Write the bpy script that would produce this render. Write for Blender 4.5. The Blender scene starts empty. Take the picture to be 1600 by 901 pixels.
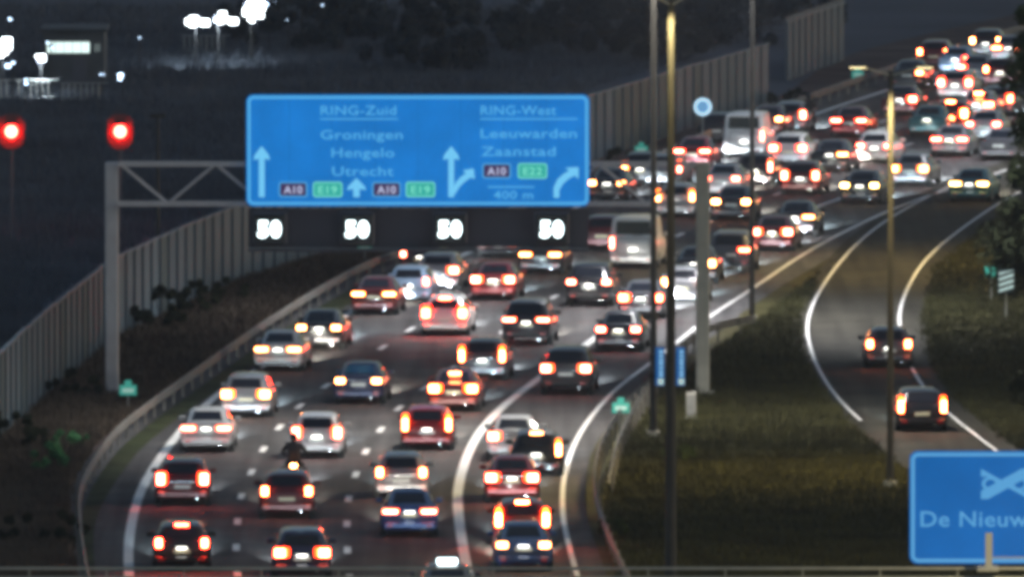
import bpy, bmesh, math, random
from mathutils import Vector, Matrix
random.seed(11)
R = math.radians
S = bpy.context.scene
COL = S.collection

# ------------------------------------------------------------------ camera
FP = 27000.0                       # focal length in photo pixels (1600 wide)
H = 37.0                           # camera height (m)
HORIZON = -1000.0
TANP = (450.5 - HORIZON) / FP
PITCH = math.atan(TANP)
cam_d = bpy.data.cameras.new('camera')
cam = bpy.data.objects.new('camera', cam_d); COL.objects.link(cam)
cam.location = (0, 0, H)
cam.rotation_euler = (math.pi/2 - PITCH, 0, 0)
cam_d.sensor_width = 36
cam_d.lens = FP * 36 / 1600
cam_d.clip_start = 5; cam_d.clip_end = 9000
S.camera = cam

# ------------------------------------------------------------------ world, faint moon, exposure
W = bpy.data.worlds.new('World'); S.world = W; W.use_nodes = True
wn = W.node_tree; bg = wn.nodes['Background']
sky = wn.nodes.new('ShaderNodeTexSky'); sky.sky_type = 'NISHITA'; sky.sun_disc = False
sky.sun_elevation = R(14); sky.sun_rotation = R(100)
wn.links.new(sky.outputs[0], bg.inputs[0]); bg.inputs[1].default_value = 0.085
sd = bpy.data.lights.new('moon_light', 'SUN'); sd.energy = 0.06; sd.angle = R(8); sd.color = (.75, .85, 1)
so = bpy.data.objects.new('moon_light', sd); COL.objects.link(so)
so.rotation_euler = (R(50), 0, R(25))
S.view_settings.view_transform = 'Standard'; S.view_settings.look = 'None'
S.view_settings.exposure = 0.0; S.view_settings.gamma = 1
S.render.engine = 'CYCLES'
try:
    S.cycles.pixel_filter_type = 'BLACKMAN_HARRIS'; S.cycles.filter_width = 4.9
    S.cycles.use_light_tree = True
    S.cycles.max_bounces = 5
    S.cycles.sample_clamp_indirect = 4
except Exception: pass

# ------------------------------------------------------------------ pixel -> ground
def at(px, py, z=0.0):
    u = (px - 800) / FP; v = (450.5 - py) / FP
    c, s = math.cos(PITCH), math.sin(PITCH)
    d = Vector((u, c + v*s, -s + v*c))
    t = (z - H) / d.z
    return Vector((d.x*t, d.y*t, z))
def on_plane(px, py, y):
    u = (px - 800) / FP; v = (450.5 - py) / FP
    c, s = math.cos(PITCH), math.sin(PITCH)
    d = Vector((u, c + v*s, -s + v*c)); t = y / d.y
    return Vector((d.x*t, y, H + d.z*t))

# ------------------------------------------------------------------ materials
def mat(name, col, rough=.6, metal=0, noise=0, scale=3, bump=0, bscale=30, emit=None, es=0, spec=.5, stretch=None):
    m = bpy.data.materials.new(name); m.use_nodes = True
    nt = m.node_tree; b = nt.nodes['Principled BSDF']
    b.inputs['Base Color'].default_value = (*col, 1)
    b.inputs['Roughness'].default_value = rough; b.inputs['Metallic'].default_value = metal
    b.inputs['Specular IOR Level'].default_value = spec
    tc = nt.nodes.new('ShaderNodeTexCoord')
    src = tc.outputs['Object']
    if stretch:
        mp = nt.nodes.new('ShaderNodeMapping'); mp.inputs['Scale'].default_value = stretch
        nt.links.new(src, mp.inputs[0]); src = mp.outputs[0]
    if noise:
        n = nt.nodes.new('ShaderNodeTexNoise'); n.inputs['Scale'].default_value = scale; n.inputs['Detail'].default_value = 6
        nt.links.new(src, n.inputs['Vector'])
        cr = nt.nodes.new('ShaderNodeValToRGB')
        cr.color_ramp.elements[0].position = .3; cr.color_ramp.elements[1].position = .7
        cr.color_ramp.elements[0].color = (*[c*(1-noise) for c in col], 1)
        cr.color_ramp.elements[1].color = (*[min(1, c*(1+noise)) for c in col], 1)
        nt.links.new(n.outputs[0], cr.inputs[0]); nt.links.new(cr.outputs[0], b.inputs['Base Color'])
    if bump:
        n2 = nt.nodes.new('ShaderNodeTexNoise'); n2.inputs['Scale'].default_value = bscale; n2.inputs['Detail'].default_value = 4
        nt.links.new(src, n2.inputs['Vector'])
        bp = nt.nodes.new('ShaderNodeBump'); bp.inputs['Strength'].default_value = bump; bp.inputs['Distance'].default_value = .05
        nt.links.new(n2.outputs[0], bp.inputs['Height']); nt.links.new(bp.outputs[0], b.inputs['Normal'])
    if emit:
        b.inputs['Emission Color'].default_value = (*emit, 1); b.inputs['Emission Strength'].default_value = es
    return m

def asphalt(name, base, var):
    m = mat(name, base, rough=.9, noise=var, scale=.35, bump=.5, bscale=25, spec=.12)
    nt = m.node_tree; b = nt.nodes['Principled BSDF']
    tc = [n for n in nt.nodes if n.type == 'TEX_COORD'][0]
    # worn lengthwise streaks and patches on top of the broad variation
    mp = nt.nodes.new('ShaderNodeMapping'); mp.inputs['Scale'].default_value = (1.6, .03, 1); mp.inputs['Rotation'].default_value = (0, 0, R(5))
    n = nt.nodes.new('ShaderNodeTexNoise'); n.inputs['Scale'].default_value = 1.0; n.inputs['Detail'].default_value = 5
    nt.links.new(tc.outputs['Object'], mp.inputs[0]); nt.links.new(mp.outputs[0], n.inputs['Vector'])
    cr = nt.nodes.new('ShaderNodeValToRGB')
    cr.color_ramp.elements[0].position = .35; cr.color_ramp.elements[0].color = (.7, .7, .7, 1)
    cr.color_ramp.elements[1].position = .65; cr.color_ramp.elements[1].color = (1.2, 1.2, 1.2, 1)
    nt.links.new(n.outputs[0], cr.inputs[0])
    mx = nt.nodes.new('ShaderNodeMix'); mx.data_type = 'RGBA'; mx.blend_type = 'MULTIPLY'; mx.inputs[0].default_value = 1
    old = b.inputs['Base Color'].links[0].from_socket
    nt.links.new(old, mx.inputs[6]); nt.links.new(cr.outputs[0], mx.inputs[7]); nt.links.new(mx.outputs[2], b.inputs['Base Color'])
    return m

M = {}
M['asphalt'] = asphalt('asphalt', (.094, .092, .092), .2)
M['ramp_asphalt_sodium'] = asphalt('ramp_asphalt_sodium', (.048, .045, .036), .2)  # olive cast of the sodium light put into the ramp colour
M['soil'] = mat('verge_soil', (.085, .062, .055), .95, noise=.5, scale=.25, bump=.8, bscale=4, spec=.1)
M['grassland'] = mat('grassland', (.052, .048, .020), .95, noise=.5, scale=.2, bump=.8, bscale=4, spec=.1)
M['hazy_ballast'] = mat('hazy_yard_ballast', (.075, .085, .105), .95, noise=.25, scale=.05, bump=.6, bscale=8, spec=.1)  # bluish haze over the yard put into the ground colour
M['scrub'] = mat('scrub_blade', (.075, .088, .11), .9, noise=.4, scale=.15, spec=.1)
M['strip'] = mat('grass_strip', (.05, .06, .03), .95, noise=.4, scale=.5, bump=.8, bscale=8, spec=.1)
M['grass'] = mat('grass_blade', (.044, .044, .016), .8, noise=.5, scale=.4, spec=.2)
M['grass_dark'] = mat('grass_blade_dark', (.085, .066, .050), .8, noise=.5, scale=.4, spec=.2)
M['white_line'] = mat('white_road_paint', (.82, .82, .80), .7, noise=.08, scale=1.2)
M['barrier'] = mat('barrier_metal', (.095, .14, .175), .55, noise=.2, scale=.7, stretch=(1, 1, .15))
M['barrier2'] = mat('barrier_metal_dull', (.085, .12, .15), .6, noise=.2, scale=.7, stretch=(1, 1, .15))
M['barrier3'] = mat('barrier_metal_stained', (.075, .10, .105), .7, noise=.45, scale=.9, stretch=(1, 1, .2))
M['galv'] = mat('galvanised_steel', (.36, .37, .36), .5, .5, noise=.15, scale=3)
M['rail'] = mat('weathered_rail', (.16, .155, .14), .65, .1, noise=.3, scale=1.5)
M['galv_pole'] = mat('galvanised_mast', (.42, .42, .36), .6, .1, noise=.15, scale=2)
M['mast'] = mat('dark_mast', (.036, .036, .033), .7, .1, noise=.2, scale=2)  # one low base colour for the mast poles
M['gantry'] = mat('gantry_steel', (.48, .48, .50), .6, 0, noise=.1, scale=2)
M['dark_metal'] = mat('dark_metal', (.08, .085, .11), .5, .2)
M['sign_back'] = mat('sign_back', (.10, .11, .12), .5, .4)
def emit_mat(name, col, st, base=(0.004, .004, .004)): return mat(name, base, .7, emit=col, es=st, spec=.1)
def sign_mat(name, col, st, var=.12):
    m = emit_mat(name, col, st); nt = m.node_tree; b = nt.nodes['Principled BSDF']
    tc = [n for n in nt.nodes if n.type == 'TEX_COORD'][0]
    n = nt.nodes.new('ShaderNodeTexNoise'); n.inputs['Scale'].default_value = .6; n.inputs['Detail'].default_value = 3
    nt.links.new(tc.outputs['Object'], n.inputs['Vector'])
    mr = nt.nodes.new('ShaderNodeMapRange'); mr.inputs[1].default_value = .3; mr.inputs[2].default_value = .7
    mr.inputs[3].default_value = st*(1-var); mr.inputs[4].default_value = st*(1+var)
    nt.links.new(n.outputs[0], mr.inputs[0]); nt.links.new(mr.outputs[0], b.inputs['Emission Strength'])
    return m
M['sign_blue'] = sign_mat('glowing_blue_sign', (.009, .19, .60), 1.0)  # signs glow on their own in place of gantry lamps shining on them
M['sign_blue_dim'] = sign_mat('glowing_blue_sign_dim', (.010, .135, .44), .95)
M['sign_text'] = emit_mat('glowing_pale_letter', (.085, .43, .82), 1.0)
M['sign_arrow'] = emit_mat('glowing_arrow', (.17, .60, .95), 1.0)
M['sign_text_dim'] = emit_mat('glowing_pale_letter_dim', (.10, .36, .68), 1.0)
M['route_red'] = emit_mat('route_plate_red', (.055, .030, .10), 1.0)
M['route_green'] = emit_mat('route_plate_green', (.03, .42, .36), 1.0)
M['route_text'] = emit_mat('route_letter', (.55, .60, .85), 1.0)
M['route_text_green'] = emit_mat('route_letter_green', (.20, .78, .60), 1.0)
M['matrix_on'] = emit_mat('lit_matrix_digits', (.80, .97, 1.0), 6.5)
M['matrix_glow'] = mat('matrix_face', (.02, .03, .035), .35)
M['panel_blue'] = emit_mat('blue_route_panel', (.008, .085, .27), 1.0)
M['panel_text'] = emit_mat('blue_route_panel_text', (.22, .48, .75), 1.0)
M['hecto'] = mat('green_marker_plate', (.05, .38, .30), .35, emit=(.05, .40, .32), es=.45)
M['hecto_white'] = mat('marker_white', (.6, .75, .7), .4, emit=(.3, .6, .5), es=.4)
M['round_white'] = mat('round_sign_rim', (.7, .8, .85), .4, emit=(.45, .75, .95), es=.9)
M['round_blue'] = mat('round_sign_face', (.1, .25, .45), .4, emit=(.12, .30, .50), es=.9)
M['chev_white'] = mat('glowing_white', (.8, .85, .85), .4, emit=(.5, .75, .72), es=.6)  # own glow stands in for light thrown back by the white sheeting
M['chev_dark'] = mat('reflective_dark', (.03, .06, .07), .4)
M['lamp_white'] = emit_mat('white_floodlamp', (.86, .95, 1.0), 14)
M['lamp_blue'] = emit_mat('bluish_floodlamp', (.55, .75, 1.0), 7)
M['window_lit'] = emit_mat('lit_window', (.72, .92, .88), 1.6)
M['lamp_sodium'] = emit_mat('sodium_lamp', (1.0, .82, .42), 14)
M['signal_red'] = emit_mat('red_signal_lamp', (1.0, .014, .009), 150)
M['redlit_signal_board'] = mat('redlit_signal_board', (.16, .05, .05), .5)  # red lamplight put into the board's base colour
M['wall_dark'] = mat('dark_building_wall', (.07, .08, .09), .8, noise=.3, scale=.5)
M['roof_dark'] = mat('dark_roof', (.05, .06, .07), .8, noise=.3, scale=.5)
M['bark'] = mat('bark', (.05, .04, .03), .9, noise=.4, scale=5, spec=.04)
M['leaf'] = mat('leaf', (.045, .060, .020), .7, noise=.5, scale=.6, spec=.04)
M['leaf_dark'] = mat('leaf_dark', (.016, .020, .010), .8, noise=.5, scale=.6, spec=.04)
M['leaf_far'] = mat('leaf_far', (.035, .045, .055), .8, noise=.5, scale=.6, spec=.04)
M['leaf_lit_green'] = mat('leaf_lit_green', (.08, .22, .09), .7, noise=.5, scale=.8, spec=.04)  # headlight brightness on these shrubs put into the leaf colour
M['cab'] = mat('cabinet_grey', (.40, .40, .36), .6)
# car materials
PAINT = {'black': (.012, .012, .015), 'dark': (.03, .03, .036), 'grey': (.10, .10, .11), 'silver': (.24, .245, .26),
         'white': (.50, .50, .50), 'bright': (.80, .80, .80), 'blue': (.03, .07, .22), 'navy': (.018, .025, .07), 'red': (.20, .015, .015),
         'maroon': (.09, .012, .014), 'paleblue': (.30, .42, .58), 'teal': (.05, .16, .18)}
for k, c in PAINT.items():
    m = mat('paint_' + k, c, .32, .25 if k not in ('white',) else 0, noise=.05, scale=2)
    m.node_tree.nodes['Principled BSDF'].inputs['Coat Weight'].default_value = .6
    M['p_' + k] = m
M['glass'] = mat('car_glass', (.012, .014, .02), .12, 0, spec=.8)
M['trim'] = mat('black_trim', (.018, .018, .02), .6)
M['tyre'] = mat('tyre', (.015, .015, .015), .9)
M['rim'] = mat('wheel_rim', (.35, .35, .36), .35, .8)
M['chrome'] = mat('bright_strip', (.6, .62, .65), .25, .9)
M['plate'] = mat('number_plate', (.82, .78, .55), .5)
M['plate_white'] = mat('number_plate_pale', (.80, .84, .80), .5)
M['plate_lamp'] = emit_mat('plate_lamp', (1, .97, .88), 11)
M['headlamp'] = emit_mat('headlamp', (.85, .95, 1), 12)
HUE = {'red': (7, 3.6), 'amber': (13, 4.6), 'pink': (6.6, 4.8), 'yellow': (24, 8)}       # green and blue of the saturated core
for h, (gg, bb) in HUE.items():
    for lv, (le, bu) in {'tail': (6, 38), 'brake': (14, 70), 'flare': (45, 190)}.items():
        M['lens_%s_%s' % (h, lv)] = emit_mat('lens_%s_%s' % (h, lv), (1, .085*gg/le, .022*bb/le), le, (.25, .01, .01))
        M['bulb_%s_%s' % (h, lv)] = emit_mat('bulb_%s_%s' % (h, lv), (1, .95*gg/bu, .75*bb/bu), bu, (.3, .02, .02))
M['reflector'] = mat('red_reflector', (.5, .02, .02), .3)
M['jacket'] = mat('rider_jacket', (.03, .028, .03), .7)
M['helmet'] = mat('helmet', (.02, .02, .025), .25)

# ------------------------------------------------------------------ mesh helpers
def bm_new(): return bmesh.new()
def box(bm, x0, x1, y0, y1, z0, z1, taper=None):
    vs = [bm.verts.new((x, y, z)) for z in (z0, z1) for y in (y0, y1) for x in (x0, x1)]
    for f in ((0,2,3,1),(4,5,7,6),(0,1,5,4),(2,6,7,3),(0,4,6,2),(1,3,7,5)): bm.faces.new([vs[i] for i in f])
    return vs
def tube(bm, a, b, r0, r1=None, n=8):
    a, b = Vector(a), Vector(b); r1 = r0 if r1 is None else r1
    d = (b-a).normalized(); u = d.orthogonal().normalized(); w = d.cross(u)
    A = [bm.verts.new(a + (u*math.cos(2*math.pi*i/n) + w*math.sin(2*math.pi*i/n))*r0) for i in range(n)]
    B = [bm.verts.new(b + (u*math.cos(2*math.pi*i/n) + w*math.sin(2*math.pi*i/n))*r1) for i in range(n)]
    for i in range(n): bm.faces.new((A[i], A[(i+1) % n], B[(i+1) % n], B[i]))
    bm.faces.new(A[::-1]); bm.faces.new(B)
def ball(bm, c, r, seg=12, sc=(1, 1, 1)):
    ret = bmesh.ops.create_uvsphere(bm, u_segments=seg, v_segments=max(6, seg*2//3), radius=r)
    for v in ret['verts']: v.co = Vector((v.co.x*sc[0], v.co.y*sc[1], v.co.z*sc[2])) + Vector(c)
def mesh(bm, name, smooth=False):
    bmesh.ops.recalc_face_normals(bm, faces=bm.faces[:])
    me = bpy.data.meshes.new(name); bm.to_mesh(me); bm.free()
    if smooth:
        for p in me.polygons: p.use_smooth = True
        try: me.set_sharp_from_angle(angle=R(38))
        except Exception: pass
    return me
def put(name, me, m, parent=None, loc=(0, 0, 0), rz=0):
    o = bpy.data.objects.new(name, me); COL.objects.link(o); o.location = loc
    if rz: o.rotation_euler = (0, 0, rz)
    if parent: o.parent = parent
    if m is not None:
        if not me.materials: me.materials.append(None)
        o.material_slots[0].link = 'OBJECT'; o.material_slots[0].material = m
    return o
def tag(o, label, cat, group=None):
    o['label'] = label; o['category'] = cat
    if group: o['group'] = group
    return o
def thing(name, label, cat, loc=(0, 0, 0), rz=0, group=None):
    o = bpy.data.objects.new(name, None); COL.objects.link(o); o.empty_display_size = .3
    o.location = loc; o.rotation_euler = (0, 0, rz)
    return tag(o, label, cat, group)
def structure(o): o['kind'] = 'structure'; return o
def lamp(name, kind, loc, energy, color, parent=None, rot=None, size=None, blend=.6, rad=.1):
    d = bpy.data.lights.new(name, kind); d.energy = energy; d.color = color
    if kind == 'SPOT': d.spot_size = size; d.spot_blend = blend
    d.shadow_soft_size = rad
    o = bpy.data.objects.new(name, d); COL.objects.link(o); o.location = loc
    if rot: o.rotation_euler = rot
    if parent: o.parent = parent
    return o

# ------------------------------------------------------------------ paths
class Path:
    """Catmull-Rom curve through ground points picked in the picture, sampled by metres"""
    def __init__(self, px, off=0):
        P = [at(*p) for p in px]
        P = [P[0]*2 - P[1]] + P + [P[-1]*2 - P[-2]]
        self.s = []
        for i in range(1, len(P)-2):
            a, b, c, d = P[i-1:i+3]
            n = max(2, int((c-b).length/1.5))
            for k in range(n):
                t = k/n
                self.s.append(.5*((2*b) + (c-a)*t + (2*a-5*b+4*c-d)*t*t + (3*b-a-3*c+d)*t**3))
        self.s.append(P[-2])
        # gentle smoothing
        for _ in range(12):
            q = self.s[:]
            for i in range(1, len(q)-1): q[i] = (self.s[i-1] + self.s[i]*2 + self.s[i+1])/4
            self.s = q
        if off: self.s = [p + self._n(i)*off for i, p in enumerate(self.s)]
        self.d = [0]
        for a, b in zip(self.s, self.s[1:]): self.d.append(self.d[-1] + (b-a).length)
        self.L = self.d[-1]
    def _n(self, i):
        a = self.s[max(0, i-1)]; b = self.s[min(len(self.s)-1, i+1)]
        t = (b-a).normalized(); return Vector((t.y, -t.x, 0))
    def at(self, d):
        d = max(0, min(self.L, d))
        import bisect
        i = min(max(bisect.bisect(self.d, d)-1, 0), len(self.s)-2)
        t = (d-self.d[i])/max(1e-6, self.d[i+1]-self.d[i])
        p = self.s[i].lerp(self.s[i+1], t)
        j0, j1 = max(0, i-2), min(len(self.s)-1, i+3)
        tg = (self.s[j1]-self.s[j0]).normalized()
        return p, tg
    def near(self, p):
        i = min(range(len(self.s)), key=lambda k: (self.s[k]-p).length_squared)
        return self.d[i], (self.s[i]-p).length
def ribbon(path, w, z, d0=0, d1=None, step=3):
    d1 = path.L if d1 is None else d1
    bm = bm_new(); n = max(2, int((d1-d0)/step)); prev = None
    for i in range(n+1):
        p, t = path.at(d0 + (d1-d0)*i/n); nn = Vector((t.y, -t.x, 0))
        a = bm.verts.new((p.x-nn.x*w/2, p.y-nn.y*w/2, z)); b = bm.verts.new((p.x+nn.x*w/2, p.y+nn.y*w/2, z))
        if prev: bm.faces.new((prev[0], prev[1], b, a))
        prev = (a, b)
    return bm
def sheet(A, B, z, n=150):
    bm = bm_new(); prev = None
    for i in range(n+1):
        p, _ = A.at(A.L*i/n); q, _ = B.at(B.L*i/n)
        a = bm.verts.new((p.x, p.y, z)); b = bm.verts.new((q.x, q.y, z))
        if prev: bm.faces.new((prev[0], prev[1], b, a))
        prev = (a, b)
    return bm

L0 = Path([(215,1010),(201,890),(205,820),(228,750),(285,670),(345,612),(385,588),(540,492),(640,435),(720,400),(985,290),(1268,181),(1390,140),(1620,62),(1800,10)])
L1 = Path([(390,1010),(370,890),(369,856),(371,816),(376,776),(393,737),(412,700),(438,665),(468,634),(509,603),(593,546),(635,518),(726,466),(830,412),(1090,302),(1370,193),(1620,108),(1800,52)])
L2 = Path([(560,1010),(545,890),(542,820),(544,779),(556,741),(571,705),(595,671),(623,637),(662,607),(778,524),(857,470),(945,420),(1185,315),(1450,215),(1620,155),(1800,96)])
L3 = Path([(760,1010),(730,890),(716,800),(718,750),(740,690),(775,645),(835,596),(940,521),(1050,450),(1140,392),(1260,330),(1317,309),(1480,250),(1620,200),(1800,140)])
L4 = Path([(935,1010),(898,885),(879,800),(885,730),(910,670),(960,610),(1015,568),(1110,494),(1168,456),(1256,397),(1346,349),(1425,315),(1500,290),(1620,250),(1800,190)])
R0 = Path([(1600,860),(1480,760),(1400,700),(1345,657),(1300,610),(1270,555),(1262,500),(1290,440),(1340,380),(1400,335),(1490,287)])
R1 = Path([(1740,860),(1620,752),(1545,695),(1465,630),(1425,575),(1407,520),(1410,470),(1450,402),(1530,338),(1605,295),(1750,235)])
RAILL = Path([(160,1010),(136,925),(124,838),(128,785),(172,712),(222,668),(292,617),(430,520),(560,443),(640,412),(925,300),(1025,264),(1113,225),(1210,190),(1340,143),(1450,105),(1620,53),(1800,0)])
EDGE = Path([(980,1010),(945,890),(918,810),(914,750),(928,700),(962,650),(1005,612),(1060,568),(1120,520),(1185,470),(1270,418),(1370,362),(1460,322),(1540,296),(1640,262),(1800,200)])
RAILR = Path([(1010,985),(968,905),(945,850),(930,800),(932,745),(950,700),(985,650),(1030,606)])
RAILG = Path([(952,775),(968,712),(1005,640),(1050,580),(1110,535),(1180,520)])

# ------------------------------------------------------------------ ground and roads
bm = bm_new(); 
for (x0, x1, y0, y1) in ((-3000, 3000, -200, 6000),):
    vs = [bm.verts.new(v) for v in ((x0, y0, -.012), (x1, y0, -.012), (x1, y1, -.012), (x0, y1, -.012))]; bm.faces.new(vs)
structure(put('ground', mesh(bm, 'ground'), M['soil']))
rv = sheet(Path([(p[0], p[1]) for p in [(980,1010),(945,890),(918,810),(914,750),(928,700),(962,650),(1005,612),(1060,568),(1120,520),(1185,470),(1270,418),(1370,362),(1460,322),(1540,296),(1640,262),(1800,200)]]),
           Path([(2100,1010),(2100,900),(2100,800),(2100,700),(2100,600),(2150,500),(2150,400),(2200,330),(2300,240),(2300,190)]), -.006)
structure(put('right_verge', mesh(rv, 'right_verge'), M['grassland']))
bm = sheet(Path([(160,1010),(136,925),(124,838),(128,785),(172,712),(222,668),(292,617),(430,520),(560,443),(640,412),(925,300),(1025,264),(1113,225),(1210,190),(1340,143),(1450,105),(1620,53),(1800,0)], off=-.7), EDGE, 0)
road = structure(put('main_road', mesh(bm, 'main_road'), M['asphalt']))
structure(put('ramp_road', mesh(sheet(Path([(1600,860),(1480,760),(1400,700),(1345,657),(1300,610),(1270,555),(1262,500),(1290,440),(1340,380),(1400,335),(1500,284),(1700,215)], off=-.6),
        Path([(1740,860),(1620,752),(1545,695),(1465,630),(1425,575),(1407,520),(1410,470),(1450,402),(1530,338),(1605,295),(1750,235)], off=1.0), .004), 'ramp_road'), M['ramp_asphalt_sodium']))
# green strip between rail and shoulder
sl = Path([(136,925),(124,838),(128,785),(172,712),(222,668),(292,617),(430,520),(560,443),(640,412),(760,365)], off=.1)
sr = Path([(152,925),(146,838),(160,785),(210,712),(262,665),(335,612),(470,520),(590,452),(665,418),(775,372)], off=.0)
structure(put('grass_strip', mesh(sheet(sl, sr, .006), 'grass_strip'), M['strip']))
for nm, pth, w, d0, d1 in (('edge_line', L0, .30, 0, None), ('solid_line', L3, .32, 0, L3.near(at(940, 521))[0]), ('edge_line', L4, .17, 0, None),
                           ('solid_line', L3, .26, L3.near(at(1240, 340))[0], L3.near(at(1330, 304))[0]),
                           ('edge_line', R0, .12, R0.near(at(1345, 657))[0], None), ('edge_line', R1, .12, 0, None)):
    o = put(nm, mesh(ribbon(pth, w, .010, d0, d1, 1.5), nm), M['white_line'], road)
bm = bm_new(); vs = [bm.verts.new(v) for v in ((-.11, -1.5, 0), (.11, -1.5, 0), (.11, 1.5, 0), (-.11, 1.5, 0))]; bm.faces.new(vs)
dash_me = mesh(bm, 'lane_dash')
def dashes(pth, pa, pb, n, gaps=()):
    da = pth.near(at(*pa))[0]; db = pth.near(at(*pb))[0]; pitch = (db-da)/n
    k = -int(da/pitch)
    while da + k*pitch < pth.L:
        p, t = pth.at(da + k*pitch)
        put('lane_dash', dash_me, M['white_line'], road, (p.x, p.y, .011), math.atan2(-t.x, t.y)); k += 1
dashes(L1, (369, 856), (468, 634), 6)
dashes(L2, (543, 779), (623, 637), 4)
dl = L3.near(at(940, 521))[0]
p0 = dl + 9
while p0 < L3.near(at(1235, 342))[0]:
    p, t = L3.at(p0); put('lane_dash', dash_me, M['white_line'], road, (p.x, p.y, .011), math.atan2(-t.x, t.y)); p0 += 9

yl = Path([(-900,760),(-300,700),(-80,755),(0,672),(92,586),(187,512),(378,424),(640,340),(925,243),(1205,155),(1330,85),(1600,20),(1800,-20)])
yr = Path([(-1500,300),(-1400,150),(-1300,50),(-1000,-40),(-700,-80),(-300,-100),(0,-110),(300,-110),(600,-110),(900,-110),(1200,-110),(1500,-110),(1900,-110)])
structure(put('yard_ground', mesh(sheet(yl, yr, -.004), 'yard_ground'), M['hazy_ballast']))

# ------------------------------------------------------------------ guard rails
bm = bm_new(); tube(bm, (0, 0, 0), (0, 0, .68), .05, .05, 6); rpost = mesh(bm, 'rail_post')
def guard_rail(pth, label, d0=0, d1=None, side=1, m='galv'):
    d1 = pth.L if d1 is None else d1
    o, _ = pth.at(d0)
    t_ = thing('guard_rail', label, 'guard rail', (o.x, o.y, 0), 0, 'guard rails beside the motorway')
    prof = [(-.02, .42), (.05, .47), (.05, .52), (-.02, .57), (.05, .63), (.05, .68), (-.02, .74)]
    bm = bm_new(); n = int((d1-d0)/2); prev = None
    for i in range(n+1):
        p, t = pth.at(d0+(d1-d0)*i/n); nn = Vector((t.y, -t.x, 0))*side
        cur = [bm.verts.new((p.x+nn.x*a-o.x, p.y+nn.y*a-o.y, z)) for a, z in prof]
        if prev:
            for k in range(len(prof)-1): bm.faces.new((prev[k], cur[k], cur[k+1], prev[k+1]))
        prev = cur
    put('beam', mesh(bm, 'beam'), M['rail'], t_)
    d = d0+.5
    while d < d1:
        p, t = pth.at(d); nn = Vector((t.y, -t.x, 0))*side
        put('post', rpost, M['rail'], t_, (p.x-o.x-nn.x*.08, p.y-o.y-nn.y*.08, 0)); d += 4
guard_rail(RAILL, 'long grey guard rail along the left edge of the motorway')
guard_rail(RAILR, 'guard rail in the lower middle, right of the exit lane, catching red light', side=-1)
guard_rail(RAILG, 'short curving guard rail around the foot of the grey gantry leg', side=-1)

# ------------------------------------------------------------------ noise barriers
def panel_mesh(w, h, name, rib=.25):
    bm = bm_new(); n = int(w/rib)*4; prev = None
    offs = [0, .05, .05, 0]
    for i in range(n+1):
        x = -w/2+.02 + (w-.04)*i/n; y = (0, -.022, -.022, 0)[i % 4]
        a = bm.verts.new((x, y, 0)); b = bm.verts.new((x, y, h))
        if prev: bm.faces.new((prev[0], a, b, prev[1]))
        prev = (a, b)
    return mesh(bm, name)
PANW = 3.0
pan_a = panel_mesh(PANW, 3.0, 'panel'); pan_b = panel_mesh(PANW, 3.0, 'panel', .3); pan_c = panel_mesh(PANW, 3.3, 'panel')
bm = bm_new(); box(bm, -.08, .08, -.12, .06, 0, 3.08); bpost = mesh(bm, 'barrier_post')
bm = bm_new(); box(bm, -PANW/2, PANW/2, -.09, .02, 0, .09); bcap = mesh(bm, 'cap_rail')
def barrier(pts, label, pans, mats):
    pth = Path(pts); o, _ = pth.at(0)
    t_ = thing('noise_barrier', label, 'noise barrier', (o.x, o.y, 0), 0, 'ribbed noise barriers left of the motorway')
    d = 0; i = 0
    while d + PANW <= pth.L:
        a, _ = pth.at(d); b, _ = pth.at(d+PANW); c = (a+b)/2; ang = math.atan2(b.y-a.y, b.x-a.x)
        h = random.choice((0, 0, 0, .02, -.02))
        put('panel', random.choice(pans), M[random.choice(mats)], t_, (c.x-o.x, c.y-o.y, h), ang)
        put('cap_rail', bcap, M['barrier'], t_, (c.x-o.x, c.y-o.y, 3.0+h), ang)
        put('post', bpost, M['barrier2'], t_, (a.x-o.x, a.y-o.y, 0), ang)
        d += PANW; i += 1
barrier([(-80,770),(0,687),(45,642),(92,600),(151,550),(187,524),(378,435),(640,350),(925,251),(1205,162)],
        'long ribbed grey noise barrier running from the left edge behind the blue sign', (pan_a, pan_b), ('barrier', 'barrier', 'barrier2', 'barrier3'))
barrier([(1228,128),(1275,110),(1327,92)], 'short separate barrier section at top right, left of the densest traffic', (pan_c,), ('barrier2',))

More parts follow.
